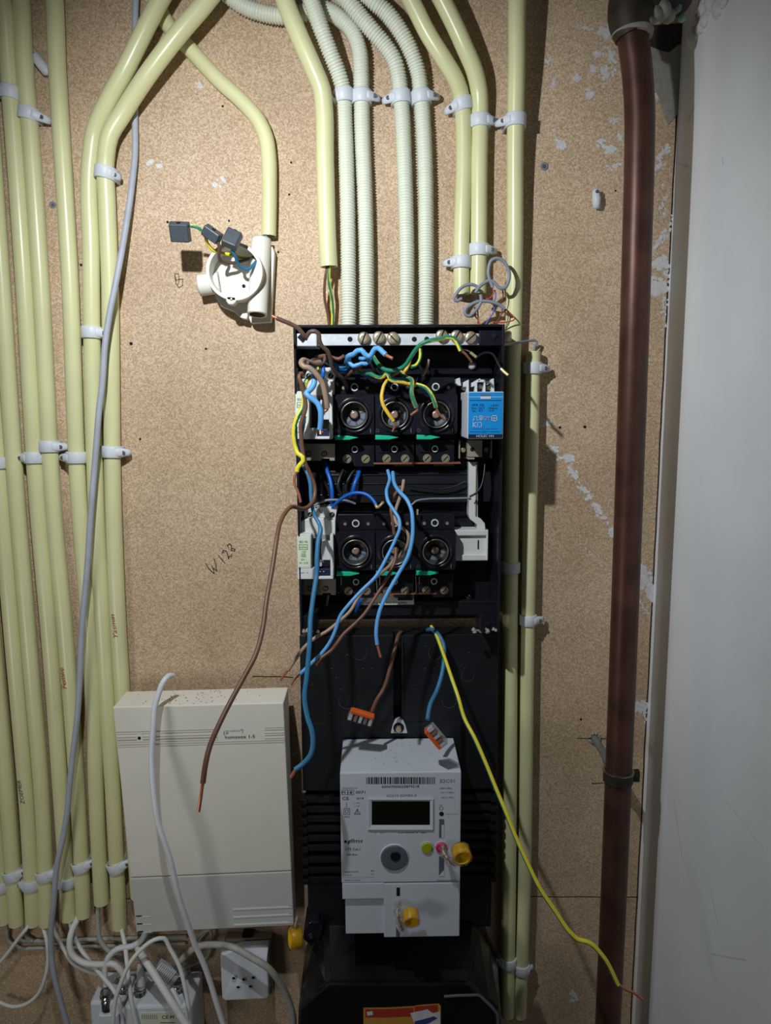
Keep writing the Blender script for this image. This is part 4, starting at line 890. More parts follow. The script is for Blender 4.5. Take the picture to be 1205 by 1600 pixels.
wire([(487, 577, .08), (482, 576, .084), (477, 578, .088), (475, 583, .09), (469.5, 584, .092), (467.5, 590, .094), (471, 599, .094), (474, 610, .093), (476.5, 622, .092), (477.5, 638, .092), (474, 650, .092), (470, 665, .092), (470.5, 680, .092), (473, 704, .092), (477, 724, .092), (483, 736, .09), (488, 748, .088), (492, 762, .088), (491, 778, .092), (484, 790, .1), (473, 795, .11), (460, 792, .12), (453, 793, .13), (445, 802, .14), (438, 816, .15), (432, 845, .165), (426, 885, .18), (417, 935, .2), (409, 990, .22), (399, 1024, .235), (380, 1060, .25), (361, 1095, .265), (342, 1133, .28), (329, 1163, .29), (321, 1195, .3), (317, 1224, .305)], lambda s_: .0021, 'ins_brown',
     'long brown wire swinging from the fuse box out over the phone box', ends=[[(317, 1222, .305), (314, 1245, .308), (310.5, 1268, .31)]])
wire([(495, 574, .072), (496, 580, .076), (491, 586, .08), (484, 590, .082), (479, 595, .084), (476, 606, .085), (475, 622, .086), (473.5, 636, .087), (468, 646, .089), (463, 656, .09), (459.5, 670, .09), (459.5, 686, .09), (462, 699, .09), (466, 709, .092), (473, 714, .094), (474, 720, .094), (469, 726, .094), (465, 732, .094), (464, 737, .094)], .0023, 'ins_yellow',
     'yellow wire running down the left rim of the fuse box to a kink', m2='ins_green', split=.16, twist=8, ends=[[(464, 736, .094), (460, 747, .095), (461, 758, .096), (466, 769, .097), (470, 785, .098)]])
wire([(486, 576, .08), (489, 584, .084), (491.5, 592, .088), (490.5, 601, .09), (485, 609, .092), (478, 614.5, .094), (482, 619, .095), (489, 624, .095), (496, 630, .095), (500.5, 640, .095), (501.5, 655, .094), (500, 671, .092)], .0028, 'ins_blue',
     'thick light blue wire ending over the black window of the upper breaker', ends=[[(500, 670, .092), (501, 675, .093), (501, 679, .094)]])
wire([(504, 570, .075), (505.5, 580, .078), (504.5, 588, .078), (501.5, 593, .075)], .0020, 'ins_deepblue', 'short bright blue wire behind the thick tan one')
wire([(476, 650, .082), (474, 664, .082), (471, 682, .08), (468, 698, .08), (468, 712, .08), (474, 727, .084), (481, 741, .088), (485, 756, .09), (486, 775, .092), (488, 792, .094), (492, 806, .096), (499, 819, .1), (501, 828, .104), (498, 842, .108), (495.5, 869, .115), (495, 895, .12), (490, 930, .13), (485.5, 965, .14), (484, 1000, .15), (482, 1030, .155), (479, 1060, .16), (476, 1088, .165), (480, 1118, .17), (488, 1145, .175), (489, 1163, .178), (485, 1180, .18), (474, 1193, .182), (461, 1203, .185)], lambda s_: .0019 if s_ < .12 else .0024, 'ins_midblue',
     'long muted blue wire hanging down past the lower breaker to beside the phone box', ends=[[(462, 1202, .185), (458, 1209, .186), (454.5, 1215, .187)]])
# middle: long blue and brown wires
wire([(606, 735, .04), (609, 748, .05), (607, 757, .06), (604, 769, .075), (607, 784, .085), (616, 798, .09), (624, 812, .095), (625, 824, .098), (618, 843, .1), (604, 872, .105), (588, 900, .11), (564, 924, .115), (545, 945, .12), (532, 962, .122), (524, 985, .125), (517, 1001, .128), (506, 1017, .13), (487, 1036, .132), (469, 1053, .135)], .0018, 'ins_blue',
     'light blue wire running down left from between the fuse rows, ending beside the board', ends=[[(470, 1052, .135), (462, 1060, .136), (455, 1070, .137)]])
wire([(614, 738, .04), (615, 748, .05), (617, 757, .065), (624, 768, .08), (636, 781, .09), (643, 797, .096), (645, 815, .1), (645, 834, .103), (638, 868, .108), (622, 898, .112), (604, 930, .118), (594, 953, .122), (589, 975, .125), (588, 992, .127), (589.5, 1007, .128)], .0020, 'ins_blue',
     'light blue wire hanging down the middle of the lower fuse holders', ends=[[(589.5, 1006, .128), (592, 1016, .128), (595, 1027, .128)]])
wire([(631, 750, .055), (629, 763, .06), (624, 780, .068), (619, 795, .074), (617, 806, .078), (620, 818, .082), (630, 826, .085), (638, 835, .088), (638, 847, .088), (632, 860, .086), (626, 867, .082), (623, 875, .078)], .0018, 'ins_tan',
     'tan-brown wire curling over the lower middle fuse holder')
wire([(626, 760, .05), (619, 770, .054), (612, 782, .06), (611, 795, .066), (614, 815, .07), (616, 835, .072)], .0017, 'ins_brown', 'short brown wire behind the curling tan one')
wire([(619, 856, .078), (618, 872, .084), (610, 894, .092), (599, 913, .1), (583, 939, .108), (569, 960, .114), (552, 977, .118), (536, 992, .122), (526, 1006, .126), (518, 1016, .128), (510, 1022, .13), (502, 1028, .132)], .0018, 'ins_brown',
     'brown wire hanging over the bottom edge, end pointing down left above the plate', ends=[[(503, 1027, .132), (498, 1034, .132), (494, 1039, .132)]])
wire([(616, 874, .07), (608, 885, .076), (596, 895, .084), (572, 918, .094), (558, 937, .102), (548, 954, .108), (530, 971, .114), (510, 987, .12), (492, 997, .124), (477, 1010, .128), (461, 1031, .132), (450, 1048, .135)], .0018, 'ins_tan',
     'brown wire crossing the long blue ones and ending nearest the top of the phone box', ends=[[(451, 1046, .135), (444, 1055, .136), (438, 1063, .137)]])
# top: thick blue loops
wire([(543, 573, .06), (543.5, 563, .072), (546, 556, .08), (553, 553.5, .085), (559, 548, .088), (565, 547, .09), (570, 553, .09), (577, 557, .09), (582, 552, .092), (586, 545, .095), (591, 544, .097), (598, 550, .1), (603, 554.5, .102)], .0026, 'ins_blue',
     'thick light blue wire zigzagging under the terminal rail', ends=[[(602, 554, .102), (608, 557.5, .105), (613.5, 560, .107)]])
wire([(545, 558, .07), (546.5, 566, .073), (552, 572, .075), (559, 570, .076), (565, 567.5, .076), (572, 568.5, .076), (577, 564, .075), (577, 557, .07)], .0022, 'ins_blue', 'light blue wire curving below the thick zigzag one')
wire([(563, 560, .06), (567, 560.5, .066), (573, 559, .062)], .0020, 'ins_blue', 'tiny light blue stub inside the blue loops')
wire([(488, 563, .055), (499, 563, .06), (510, 565, .064), (521, 570, .066), (531, 574, .066), (539, 572, .066), (542, 564, .064), (543, 556, .06)], .0024, 'ins_midblue', 'muted blue wire lying across the top left of the fuse box')
wire([(524, 579, .05), (533, 581, .052), (542, 580, .054), (550, 577, .054)], .0024, 'ins_deepblue', 'bright blue wire behind the brown one above the first fuse holder')
wire([(566, 584, .046), (572, 587, .048), (580, 589.5, .05)], .0020, 'ins_deepblue', 'small bright blue piece under the yellow wire')
wire([(489, 564, .06), (496, 558.5, .068), (508, 556, .074), (520, 559, .076), (530, 561, .076), (538, 556, .078)], .0019, 'ins_brown', 'brown wire ending left of the blue zigzag')
wire([(541, 590, .05), (546, 584, .058), (553, 578, .064), (560, 573.5, .068), (566, 571.5, .07)], .0018, 'ins_brown', 'brown wire rising from the first fuse holder behind the blue loop')
wire([(481, 566, .1), (489, 570, .09), (499, 570, .082), (506, 567, .078), (508, 559, .076), (509, 555, .074)], .0017, 'ins_darkbrown', 'thin dark brown wire tucked behind the thick tan bend')
# yellow-green group
wire([(580, 552, .06), (585, 560, .066), (592, 570, .072), (600, 576.5, .076), (612, 579, .08), (623, 577, .083), (633, 571, .086), (641, 559.5, .09), (650, 546, .094), (660, 536.5, .097), (673, 532, .098), (687, 529.5, .098), (700, 527, .098), (709, 528.5, .098), (715, 537, .098), (720, 548, .098)], .0021, 'ins_green',
     'green and yellow wire arching up over the rail screws on the right', m2='ins_yellow', split=.42, twist=6, phase=.5, ends=[[(719.5, 547, .098), (727, 553, .096), (733, 560, .092), (737, 565, .088)]])
wire([(561, 579, .056), (566, 583, .06), (572, 583, .064), (579, 584, .067), (587, 588, .07), (596, 590, .073), (600, 588, .076), (603, 584, .078), (607, 586, .078), (608, 592, .078), (613, 595, .078), (627, 597, .077), (641, 600, .075), (650, 602, .074)], .0020, 'ins_amber',
     'yellow-orange and green wire lying level above the middle fuse holder', m2='ins_green', split=.35, twist=14)
wire([(605, 595, .075), (600, 603, .08), (598, 610, .082), (596.5, 622, .084), (599, 633, .085), (606, 645, .085), (615, 658, .084)], .0019, 'ins_green',
     'green and yellow wire pointing down into the middle upper fuse holder', m2='ins_amber', split=.5, twist=10, ends=[[(614.5, 657, .084), (617.5, 663, .083), (616, 669, .081), (613.5, 674, .079)]])
wire([(625, 580, .066), (629, 585, .07), (636, 590, .073), (643.5, 593.5, .076), (644.5, 599, .079), (643, 611, .082), (645, 622, .083), (651, 637, .083)], .0022, 'ins_amber',
     'yellow and green wire ending between the middle and right fuse holders', m2='ins_green', split=.3, twist=8, ends=[[(650.5, 636, .083), (652, 641, .082), (647, 645, .081), (642.5, 648.5, .08)]])
wire([(644, 600, .07), (654, 601.5, .072), (664, 605, .076), (672, 613, .08), (678, 625, .082), (681.5, 637, .082)], .0020, 'ins_yellow',
     'yellow and green wire arching down into the right upper fuse holder', m2='ins_green', split=.25, twist=8, ends=[[(681, 635.5, .082), (685, 645, .08), (694, 655, .077)]])
wire([(657, 546, .05), (657, 556, .054), (654, 566, .058), (649, 571.5, .06), (643, 573, .062)], .0020, 'ins_green', 'short green wire hooking behind the arched one', m2='ins_yellow', split=.15, twist=6)
wire([(606, 590, .07), (612, 587, .072), (619, 583, .074), (624, 579.5, .074)], .0020, 'ins_tan', 'short tan wire crossing the yellow one')
wire([(631, 582, .06), (635, 577, .062), (638, 571, .06), (642, 558, .05)], .0017, 'ins_amber', 'short yellow wire behind the green arch')
wire([(670, 562, .04), (667, 575, .042), (660, 588, .045)], .0016, 'ins_tan', 'short tan wire in the gap above the right fuse holder')
for k, (xa, ya, xb, yb) in enumerate([(578, 565, 587, 588), (588, 575, 597, 592), (655, 570, 664, 590), (671, 572, 676, 592)]):
    cable('bell_wire', [(xa, ya, .035), ((xa+xb)/2+1, (ya+yb)/2, .035), (xb, yb, .03)], .0017, 'ins_black', ['black wire left of the green arch start', 'black wire right of the green arch start', 'black wire left of the short tan one', 'black wire right of the short tan one'][k] + ' above the upper fuse holders', 'wire')
wire([(744, 560, .05), (748, 556, .056), (755, 552, .062), (763, 551, .068), (770, 553.5, .074), (775, 561, .08), (780, 571, .085), (784, 577, .088)], .0012, 'ins_black', 'thin black wire with a gold ferrule arching to the right rim', ends=[[(783, 576, .088), (788, 581, .09), (794, 586, .092)]], end_mat='gold', end_r=1.25)
wire([(720, 552, .06), (724, 547, .066), (730, 547.5, .068), (736, 551, .07)], .0012, 'ins_black', 'short black wire with a gold ferrule near the arched green one', ends=[[(735, 550.5, .07), (740, 554.5, .07), (744.5, 558, .07)]], end_mat='gold', end_r=1.25)
# between rows
wire([(508, 722, .02), (511, 735, .03), (516, 750, .036), (519, 770, .04), (519, 790, .036)], .0022, 'ins_deepblue', 'bright blue wire dropping from the upper breaker to the lower one')
wire([(562, 730, .02), (560, 742, .03), (554, 757, .036), (551, 769, .036), (549, 775, .03)], .0022, 'ins_deepblue', 'bright blue wire dropping below the first fuse holder')
wire([(519, 794, .036), (526, 786, .044), (537, 777, .05), (548, 771.5, .054), (560, 770, .056), (571, 772, .058), (582, 780, .062), (588, 789, .066)], .0019, 'ins_deepblue', 'bright blue wire arching over the lower left fuse holder with a gold ferrule', ends=[[(587, 788, .066), (589, 793, .067), (594, 790, .07), (599, 784.5, .072)]], end_mat='gold', end_r=.8)
wire([(491, 790, .04), (500, 785, .04), (512, 781.5, .042), (525, 781, .042), (540, 782, .04), (555, 787, .034)], .0013, 'ins_bellgrey', 'thin grey wire arching over the lower breaker')
for k, (L) in enumerate([[(487, 722, .02), (500, 742, .028), (512, 762, .03), (520, 782, .03)], [(538, 732, .02), (532, 745, .026), (528, 760, .03), (534, 774, .03)], [(556, 732, .02), (545, 748, .026), (540, 765, .028), (548, 778, .028)], [(496, 722, .02), (503, 745, .024), (506, 770, .024), (506, 795, .02)]]):
    cable('bell_wire', L, .0021, 'ins_black', ['leftmost black wire slanting', 'black wire bending', 'black wire curving', 'black wire hanging straight'][k] + ' in the gap between the two rows', 'wire')
wire([(513, 930, .028), (511, 940, .024), (509, 950, .014)], .0016, 'ins_tan', 'short bare-looking wire under the lower breaker')
wire([(563, 938, .034), (560, 946, .03), (557, 955, .022)], .0022, 'ins_deepblue', 'short bright blue stub below the lower row')
mb = MB(); mb.lathe(P(652.5, 800, .045), UP, [(-.003, .0010), (.003, .0012)], 'gold', 8); mb.build('ferrule', label='tiny gold ferrule standing on the lower right fuse holder', cat='ferrule')
# three wires from behind the lower plate
wire([(632, 989, .012), (627, 987, .03), (622, 994, .042), (617, 1015, .055), (609, 1046, .065), (600, 1075, .072), (587, 1097, .078), (581, 1112, .08)], .0021, 'ins_brown', 'brown wire leading down to the upper-left orange lever connector')
wire([(664, 990, .012), (669, 984, .026), (678, 985, .04), (687, 994, .05), (693, 1007, .056), (694, 1026, .064), (691, 1051, .074), (683, 1078, .086), (672, 1102, .1), (668, 1124, .112)], .0023, 'ins_midblue', 'blue wire leading down to the orange lever connector on the meter')
wire([(674, 979, .03), (682.6, 995, .05), (694, 1026, .075), (706, 1061, .1), (716, 1090, .115), (725, 1121, .125), (742, 1154, .14), (757, 1188, .15), (777, 1237, .165), (790, 1268, .175), (806, 1308, .185), (824, 1348, .195), (845, 1390, .205), (868, 1424, .212), (892, 1458, .22), (902, 1467, .222), (921, 1473, .226), (942, 1494, .23), (966, 1539, .236)], lambda s_: .0021, 'ins_yellow',
     'long yellow and green wire sweeping down right in front of the copper pipe', m2='ins_green', split=.5, twist=0, phase=.78, ends=[[(965, 1537, .236), (978, 1546, .238), (992, 1552, .24), (1005, 1562, .242)]])

# lever connectors
def lever_connector(c, u, v, lu, lv, d_, label, lev):
    t = thing('lever_connector', c, label, 'wire connector', 'clear lever connectors')
    u = u.normalized(); n_ = (FRONT - u*FRONT.dot(u)).normalized(); v = n_.cross(u).normalized() if v > 0 else u.cross(n_).normalized()
    mb = MB(); mb.obox(c, u*lu/2, v*lv/2, n_*d_/2, 'clear', .93); sh = mb.build('housing', t, .0008, label='clear plastic housing')
    mb = MB()
    for k in range(5): mb.obox(c + u*lu*(-.38+.19*k) - v*lv*.05, u*lu*.055, v*lv*.36, n_*d_*.30, 'copper_contact' if k % 2 else 'zinc')
    mb.build('contacts', t)
    mb = MB(); mb.obox(c + v*lv*.40*lev, u*lu*.46, v*lv*.16, n_*d_*.46, 'lever_orange'); mb.build('levers', t, .0006, label='orange levers')
lever_connector(P(564, 1121, .085), Vector((1, 0, -.33)), 1, .0285, .0125, .0095, 'clear connector with orange levers on the brown wire, above the meter', 1)
lever_connector(P(682, 1150, .118), Vector((.62, 0, -.78)), 1, .026, .0115, .0105, 'clear connector with an orange lever lying on the top of the meter', -1)

# ------------------------------------------------------------------ lower mounting board
HB = .032
t = thing('meter_board', P(625, 1220, 0), 'black ribbed mounting board below the fuse box', 'mounting board')
X0b = (P(470, 995, HB).x + P(476, 1440, HB).x)/2; X1b = (P(778, 995, HB).x + P(773, 1440, HB).x)/2
ZT2, ZB2 = P(620, 992.5, HB).z, P(620, 1450, HB).z
xl, xr = P(615, 1040, HB).x, P(628, 1040, HB).x; zs = P(620, 1128, HB).z; zr0 = P(620, 1234, HB).z; zr1 = P(620, 1374, HB).z
mb = MB(); mb.box((X0b, -HB, zs), (xl, -.004, ZT2), 'black_satin'); mb.box((xr, -HB, zs), (X1b, -.004, ZT2), 'black_satin'); mb.box((xl, -.012, zs), (xr, -.004, ZT2), 'black_satin')
mb.box((X0b, -HB, zr0), (X1b, -.004, zs), 'black_satin'); mb.box((X0b+.002, -HB+.012, zr1), (X1b-.002, -.004, zr0), 'black_satin'); mb.box((X0b+.003, -HB, ZB2), (X1b-.003, -.004, zr1), 'black_satin')
mb.build('panel', t, .0007)
for y in (1243, 1258, 1273, 1288, 1303, 1318, 1337, 1353, 1368):
    for (a_, b_), (c_, d_) in (((480, 536), (470.5, 481)), ((716, 766), (765, 776))):
        mb = MB(); z = P(620, y, HB).z; k = .0036; mb.box((P(a_, 1300, HB).x, -HB-.0015, z-k*2), (P(b_, 1300, HB).x, -HB+.012, z), 'black_satin')
        z = P(620, y+2, HB).z; mb.box((P(c_, 1300, HB).x, -HB-.004, z-.0060), (P(d_, 1300, HB).x, -HB+.012, z), 'black_satin'); mb.build('cooling_rib', t, .0004)
for x, y, r in [(562, 1020, 11), (542, 1095, 12.3), (680, 1020, 10.5), (731, 1055, 9.5), (702, 1095, 11)]:
    mb = MB(); c = P(x, y, HB); k = mpp(HB)*r; mb.ring(c, FRONT, k*.93, k*1.03, 0, .0004, 'dark_hole', 36); mb.ring(c - UP*.0004, FRONT, k*1.03, k*1.07, 0, .0003, 'button_grey', 36); mb.build('knockout', t)
for x, y in [(541, 1021), (518, 1042), (566, 1042), (580, 1042), (524, 1056), (487, 1067), (531, 1075), (515, 1112), (594, 1075), (664, 1007), (732, 1017), (663, 1042), (677, 1042), (725, 1042), (649, 1075)]:
    mb = MB(); mb.lathe(P(x, y, HB), FRONT, [(0, .0015), (.0003, .0015)], 'dark_hole', 12); mb.lathe(P(x+1, y+2, HB), FRONT, [(0, .0008), (.0003, .0008)], 'button_grey', 8); mb.build('screw_hole', t)
mb = MB(); mb.pxbox(752, 998, 776, 1017, HB-.01, HB+.0003, 'dark_hole'); mb.pxprism([(754, 1020), (774, 1020), (771, 1016), (758, 1016)], HB-.002, HB+.0008, 'black_plastic'); mb.build('square_cutout', t); mb = MB(); mb.pxbox(474, 1004, 491, 1019, HB-.01, HB+.0003, 'dark_hole')
mb.build('square_cutout', t)

# ------------------------------------------------------------------ electricity meter
HE = .112
t = thing('electricity_meter', P(625, 1300, .03), 'white smart electricity meter with display, barcode and round grey button', 'meter')
mb = MB(); mb.pxbox(532.5, 1206.5, 720, 1379, .034, HE, 'meter_white'); body = mb.build('body', t, .0012)
mb = MB(); mb.pxbox(535, 1380, 601, 1405, .034, HE, 'meter_white'); mb.pxbox(600, 1380, 718.5, 1464, .034, HE, 'meter_white'); mb.pxbox(540, 1405, 601, 1459, .034, HE-.005, 'meter_white'); cov = mb.build('terminal_cover', t, .0009)
mb = MB(); c = P(623, 1138, .036); k = mpp(.036)
arch = [(611, 1146), (614, 1134), (618, 1126), (624, 1123), (630, 1126), (634, 1134), (637, 1146)]
mb.pxprism(arch, .030, .036, 'meter_white'); lg = mb.build('hanging_lug', t, .0006)
mb = MB(); mb.lathe(P(623, 1137, .036), FRONT, [(0, .0062), (.0004, .0062)], 'dark_hole', 18); mb.lathe(P(622.5, 1137, .0365), FRONT, [(0, .0038), (.006, .0038), (.007, .003)], 'brass', 6); mb.build('hex_screw', lg)
# display
mb = MB(); fr = [P(*q, HE) for q in ((576, 1249), (677, 1249), (677, 1299), (576, 1299))]
o_ = [(574.5, 1248.5), (678, 1248.5), (678, 1298), (574.5, 1298)]; i_ = [(581, 1252), (672, 1252), (672, 1289), (581, 1289)]
mb.loft([[P(x, y, HE+.0002) for x, y in o_], [P(x, y, HE+.0022) for x, y in [(576, 1249.5), (676.5, 1249.5), (676.5, 1296.5), (576, 1296.5)]], [P(x, y, HE+.0010) for x, y in i_]], 'meter_white', cap=False); bz = mb.build('display_bezel', body)
mb = MB(); mb.add([P(x, y, HE+.0010) for x, y in i_], [(0, 1, 2, 3)], 'lcd'); mb.build('display', bz, label='dark green switched-off display')
mb = MB(); c = P(616, 1339, HE); r_ = 23*mpp(HE); mb.lathe(c, FRONT, [(0, r_*1.06), (.0008, r_*1.05), (.001, r_)], 'meter_white', 44); mb.lathe(c, FRONT, [(.0010, r_), (.0024, r_*.97), (.0026, r_*.9), (.0022, r_*.4)], 'button_grey', 44); mb.lathe(P(618, 1338, HE+.0023), FRONT, [(0, r_*.38), (.0012, r_*.34)], 'black_plastic', 28); mb.build('round_button', body, label='round grey button')
for x, m_ in ((667, 'lime'), (689.5, 'pink')):
    mb = MB(); c = P(x, 1323.5, HE); mb.ring(c, FRONT, .0059, .0068, 0, .0006, 'meter_white', 28); mb.lathe(c, FRONT, [(0, .0059), (.0022, .0057), (.0026, .005)], m_, 28); mb.build('push_button', body, label='lime green button' if m_ == 'lime' else 'pink button')
mb = MB(); mb.lathe(P(690, 1271.5, HE), FRONT, [(0, .0024), (.0004, .0024)], 'dark_hole', 18); mb.build('sensor_hole', body); mb = MB()
mb.pxbox(686.3, 1280, 694, 1309, HE, HE+.0003, 'button_grey'); mb.pxbox(690, 1289, 694, 1309, HE+.0003, HE+.0005, 'meter_white'); mb.build('slot', body); mb = MB(); mb.pxbox(686, 1338, 694, 1368, HE, HE+.0003, 'button_grey'); mb.pxprism([(693.5, 1360), (694.5, 1369), (686, 1369)], HE+.0003, HE+.0006, 'white_plastic'); mb.build('slot', body); mb = MB(); mb.pxbox(619.7, 1387, 625, 1400, HE, HE+.0003, 'dark_hole'); mb.build('slot', cov); mb = MB()
mb.pxprism([(619, 1449), (625, 1458), (625, 1464), (619, 1464)], HE, HE+.0004, 'button_grey'); mb.build('slot', cov)
mb = MB(); x = 572.5; random.seed(3)
while x < 679: w_ = random.choice((.8, .8, 1.4, 2.2, 1)); mb.pxbox(x, 1214.5, min(x+w_, 679.5), 1225, HE, HE+.0003, 'black_ink'); x += w_ + random.choice((.8, 1, 1.7))
T = lambda s_, x, y, w_, hh, m_='black_ink', r=0, sh=0: mb.text(s_, x, y, HE, w_, m_, r, hh, sh)
T('E0047000025879218', 626, 1228.8, 62, 4.2); mb.build('barcode', body, label='black barcode with its number'); mb = MB(); T('HETERAMEC DIR', 546.5, 1231.3, 25, 1.8); T('M', 537, 1238, 5.5, 4.8); T('18', 547, 1238, 7.5, 4.8); T('0071', 563.5, 1237.7, 16, 4.8)
mb.stroke([(533.8, 1234.5), (552.8, 1234.5), (552.8, 1241.6), (533.8, 1241.6), (533.8, 1234.5)], HE, .5, 'black_ink'); mb.stroke([(543, 1234.5), (543, 1241.6)], HE, .4, 'black_ink')
T('CE', 540, 1247.4, 11, 5.5); T('2018', 562.5, 1247.2, 11.5, 3.4); T('k: 1000', 558, 1254.3, 9, 1.6); T('k: 1000', 558, 1259.3, 9, 1.6); mb.stroke([(541.5, 1254), (541.5, 1259)], HE, .6, 'black_ink'); T('A', 541.5, 1260, 2.6, 2)
for r_ in (4.6, 2.2): mb.stroke([(542-r_, 1267.7-r_), (542+r_, 1267.7-r_), (542+r_, 1267.7+r_), (542-r_, 1267.7+r_), (542-r_, 1267.7-r_)], HE, .6, 'black_ink')
mb.stroke([(554, 1272), (558.5, 1264), (563, 1272), (554, 1272)], HE, .7, 'black_ink'); mb.stroke([(558.5, 1266.5), (558.5, 1270.5)], HE, .7, 'black_ink'); T('IP51', 542, 1276, 8, 2.6)
mb.build('approval_marks', body); mb = MB(); T('X2210 ESMR5.0', 627, 1243, 51, 4.6, 'grey_ink'); mb.build('type_text', body); mb = MB(); T('E2C01', 699, 1220, 24, 6, 'grey_ink'); T('230V 50Hz', 697, 1231.5, 20, 2.6); T('0,25 - 5 (80)A', 699, 1238.3, 23, 2.6); T('-40°C / +70°C', 699, 1246, 22, 2.4)
T('imp', 689, 1257.5, 6, 1.8); mb.stroke([(689.5+3*math.cos(i*.55), 1263+3*math.sin(i*.55)) for i in range(13)], HE, .5, 'black_ink'); T('1000 imp/kWh', 707, 1272, 21, 1.8, 'navy')
mb.build('rating_text', body); mb = MB(); T('1    L1', 593, 1301, 14, 2.4); T('P- P+ MTR M1 2F', 638, 1301, 33, 2.4); T('SW !', 662, 1301, 9, 2.4)
mb.build('display_legend', body); mb = MB(); T('dlms', 555.5, 1313.5, 25, 7, 'black_ink', 0, .3); mb.lathe(P(540, 1315, HE), FRONT, [(0, .0015), (.0003, .0015)], 'black_ink', 12); T('g', 545, 1316, 5, 7, 'black_ink', 0, .3); T('LTE Cat.1', 551.5, 1326.5, 25, 4.6); T('wM-Bus', 549.5, 1335, 18, 3.4)
mb.build('radio_text', body); mb = MB(); T('Sagemcom', 548.8, 1362, 24, 3.4); T('Tic Model', 543.5, 1367, 13, 1.8); T('Maximum energy control  -  EN50470', 561.5, 1370.8, 49, 1.7, 'grey_ink'); T('Made in Tunisia', 551, 1375.2, 27, 2.2)
T('M', 582, 1360.5, 4.5, 2.4); T('CC', 582, 1365.3, 4.5, 2.4, 'black_ink', 0); mb.build('maker_text', body); mb = MB(); T('TOEGANG DOCUMENTATIE', 698, 1375.3, 34, 2)
mb.build('access_text', body)
mb = MB()
for k in range(24):
    mb.lathe(Vector((P(random.gauss(622, 22), 1180, .08).x, -random.uniform(.05, .095), P(620, 1206.5, HE).z)), UP, [(0, random.uniform(.0003, .001)), (.0003, .0003)], 'grey_ink', 6)
mb.build('dust', body, kind='stuff', label='grey dust specks on top')

def seal(c, ax, r, stalk, label, cr=.0045):
    t = thing('tamper_seal', c, label, 'seal', 'yellow tamper seals')
    ax = ax.normalized()
    mb = MB(); mb.lathe(c - ax*.006, ax, [(0, r*.86), (.001, r*.9), (.011, r*.93), (.012, r*.88), (.0120, r*.78), (.0085, r*.72), (.0083, .0001)], 'seal_yellow', 30); mb.build('rotor', t, label='yellow cup')
    mb = MB(); mb.lathe(c - ax*.007, ax, [(0, r*.7), (.0005, r), (.013, r*1.04)], 'clear', 30, cap=False); mb.ring(c - ax*.007, ax, r*.95, r*1.07, .0128, .0136, 'clear', 30); cs = mb.build('clear_cup', t, label='clear plastic rim')
    mb = MB(); mb.tube(path(stalk, .002), lambda s_: cr*(.75+.3*math.sin(s_*700)), 'clear', 14); mb.tube(path(stalk, .002), lambda s_: cr*.35*(.8+.4*math.sin(s_*900)), 'brass', 10); mb.build('stem', t, label='clear stem with twisted wire')
seal(P(721, 1334, .136), Vector((.12, -1, -.25)), .0098, [(692, 1322, .118), (694, 1333, .128), (702, 1344, .132), (710, 1352, .13)], 'yellow tamper seal at the right edge of the meter, covering the pink button')
seal(P(642, 1433, .132), Vector((.1, -1, -.4)), .0088, [(622, 1412, .116), (621, 1424, .126), (625, 1440, .128), (629, 1452, .122)], 'yellow tamper seal on the lower cover of the meter')
seal(P(461, 1465, .05), Vector((-.95, -.3, .12)), .0125, [(465, 1432, .045), (463, 1440, .048), (461, 1449, .05)], 'yellow tamper seal hanging edge-on between phone box and service box', .0045)

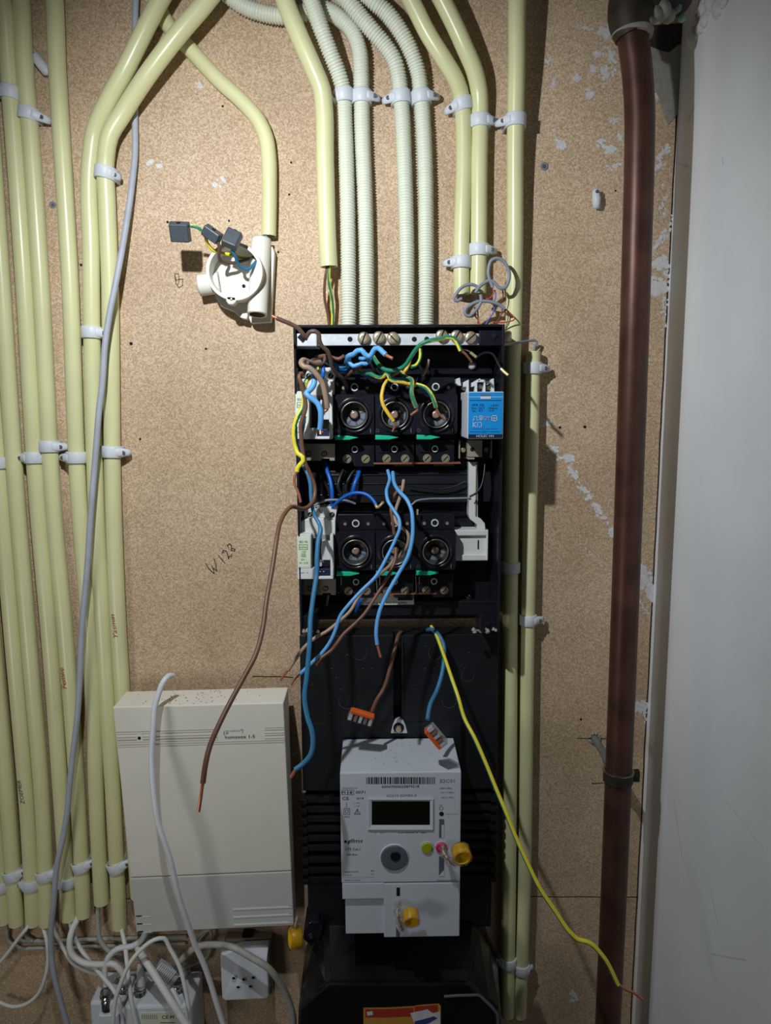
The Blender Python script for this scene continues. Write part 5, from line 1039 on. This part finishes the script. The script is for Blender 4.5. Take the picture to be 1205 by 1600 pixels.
# ------------------------------------------------------------------ service box at the bottom
t = thing('service_cable_box', P(625, 1600, 0), 'glossy black moulded service box with a torn warning sticker, at the bottom', 'service box')
A_ = [(474, 1512), (488, 1482), (505, 1452), (515, 1446), (738, 1446), (748, 1452), (765, 1480), (778, 1512), (786, 1640), (466, 1640)]
rA = [P(x, y, .04) for x, y in A_]; rA0 = [Vector((p.x, -.003, p.z)) for p in rA]
B_ = [(467, 1572), (480, 1560), (508, 1534), (516, 1531.5), (730, 1531.5), (738, 1534), (764, 1558), (780, 1574), (790, 1680), (462, 1680)]
rB = [P(x, y, .098) for x, y in B_]
C_ = [(472, 1577), (484, 1565), (512, 1540), (519, 1538), (727, 1538), (735, 1540), (760, 1564), (775, 1580), (783, 1680), (468, 1680)]
rC = [P(x, y, .104) for x, y in C_]
D_ = [(492, 1592), (502, 1582), (524, 1562), (530, 1559), (742, 1556), (749, 1557), (766, 1575), (776, 1586), (778, 1680), (488, 1680)]
mb = MB(); mb.loft([rA0, rA, rB, rC], 'black_gloss', False, cap=True); bx = mb.build('casing', t, .0022, 3)
# grey strip painting the light caught on the glossy front bevel
mb = MB(); mb.tube([P(x, y, .1045) for x, y in [(694, 1557), (715, 1555.5), (745, 1554.5), (750, 1556), (768, 1573), (777, 1584), (778, 1592), (778, 1640)]], .0016, 'button_grey', 8); mb.build('bevel_highlight', bx, label='pale painted bevel highlight')
mb = MB(); mb.pxprism([(475, 1452), (484, 1441), (498, 1441), (505, 1450), (500, 1468), (486, 1480), (474, 1468)], .01, .05, 'black_plastic'); er = mb.build('fixing_ear', t, .0015)
mb = MB(); mb.lathe(P(486, 1464, .05), FRONT, [(0, .005), (.001, .005), (.0012, .003)], 'black_gloss', 16); mb.lathe(P(486, 1464, .0512), FRONT, [(0, .0018), (.0004, .0018)], 'steel_dull', 10); mb.build('screw', er)
mb = MB(); hs_ = .1045
def spoly(pts, lift, m_): mb.add([P(x, y, hs_+lift) for x, y in pts], [tuple(range(len(pts)))], m_)
spoly([(568, 1574.5), (610, 1574), (645, 1572), (656, 1570), (686, 1568), (689, 1572), (689, 1650), (568, 1650)], .0003, 'sticker_yellow')
spoly([(571, 1577), (608, 1576.5), (646, 1574.5), (647, 1588), (600, 1590), (571, 1589.5)], .0005, 'sticker_red'); spoly([(648, 1573), (684, 1570), (685, 1586), (660, 1592), (648, 1588)], .0005, 'sticker_red')
spoly([(641, 1583), (655, 1580), (668, 1577), (676, 1583), (688, 1580), (688, 1650), (655, 1650), (648, 1600)], .0007, 'sticker_white'); spoly([(648, 1596), (660, 1593), (678, 1588), (684, 1591), (670, 1599), (655, 1604), (650, 1650), (648, 1650)], .0009, 'sticker_blue'); spoly([(573, 1581), (582, 1580), (583, 1586), (574, 1587)], .0007, 'sticker_white')
mb.build('sticker', bx, label='torn red and yellow sticker')
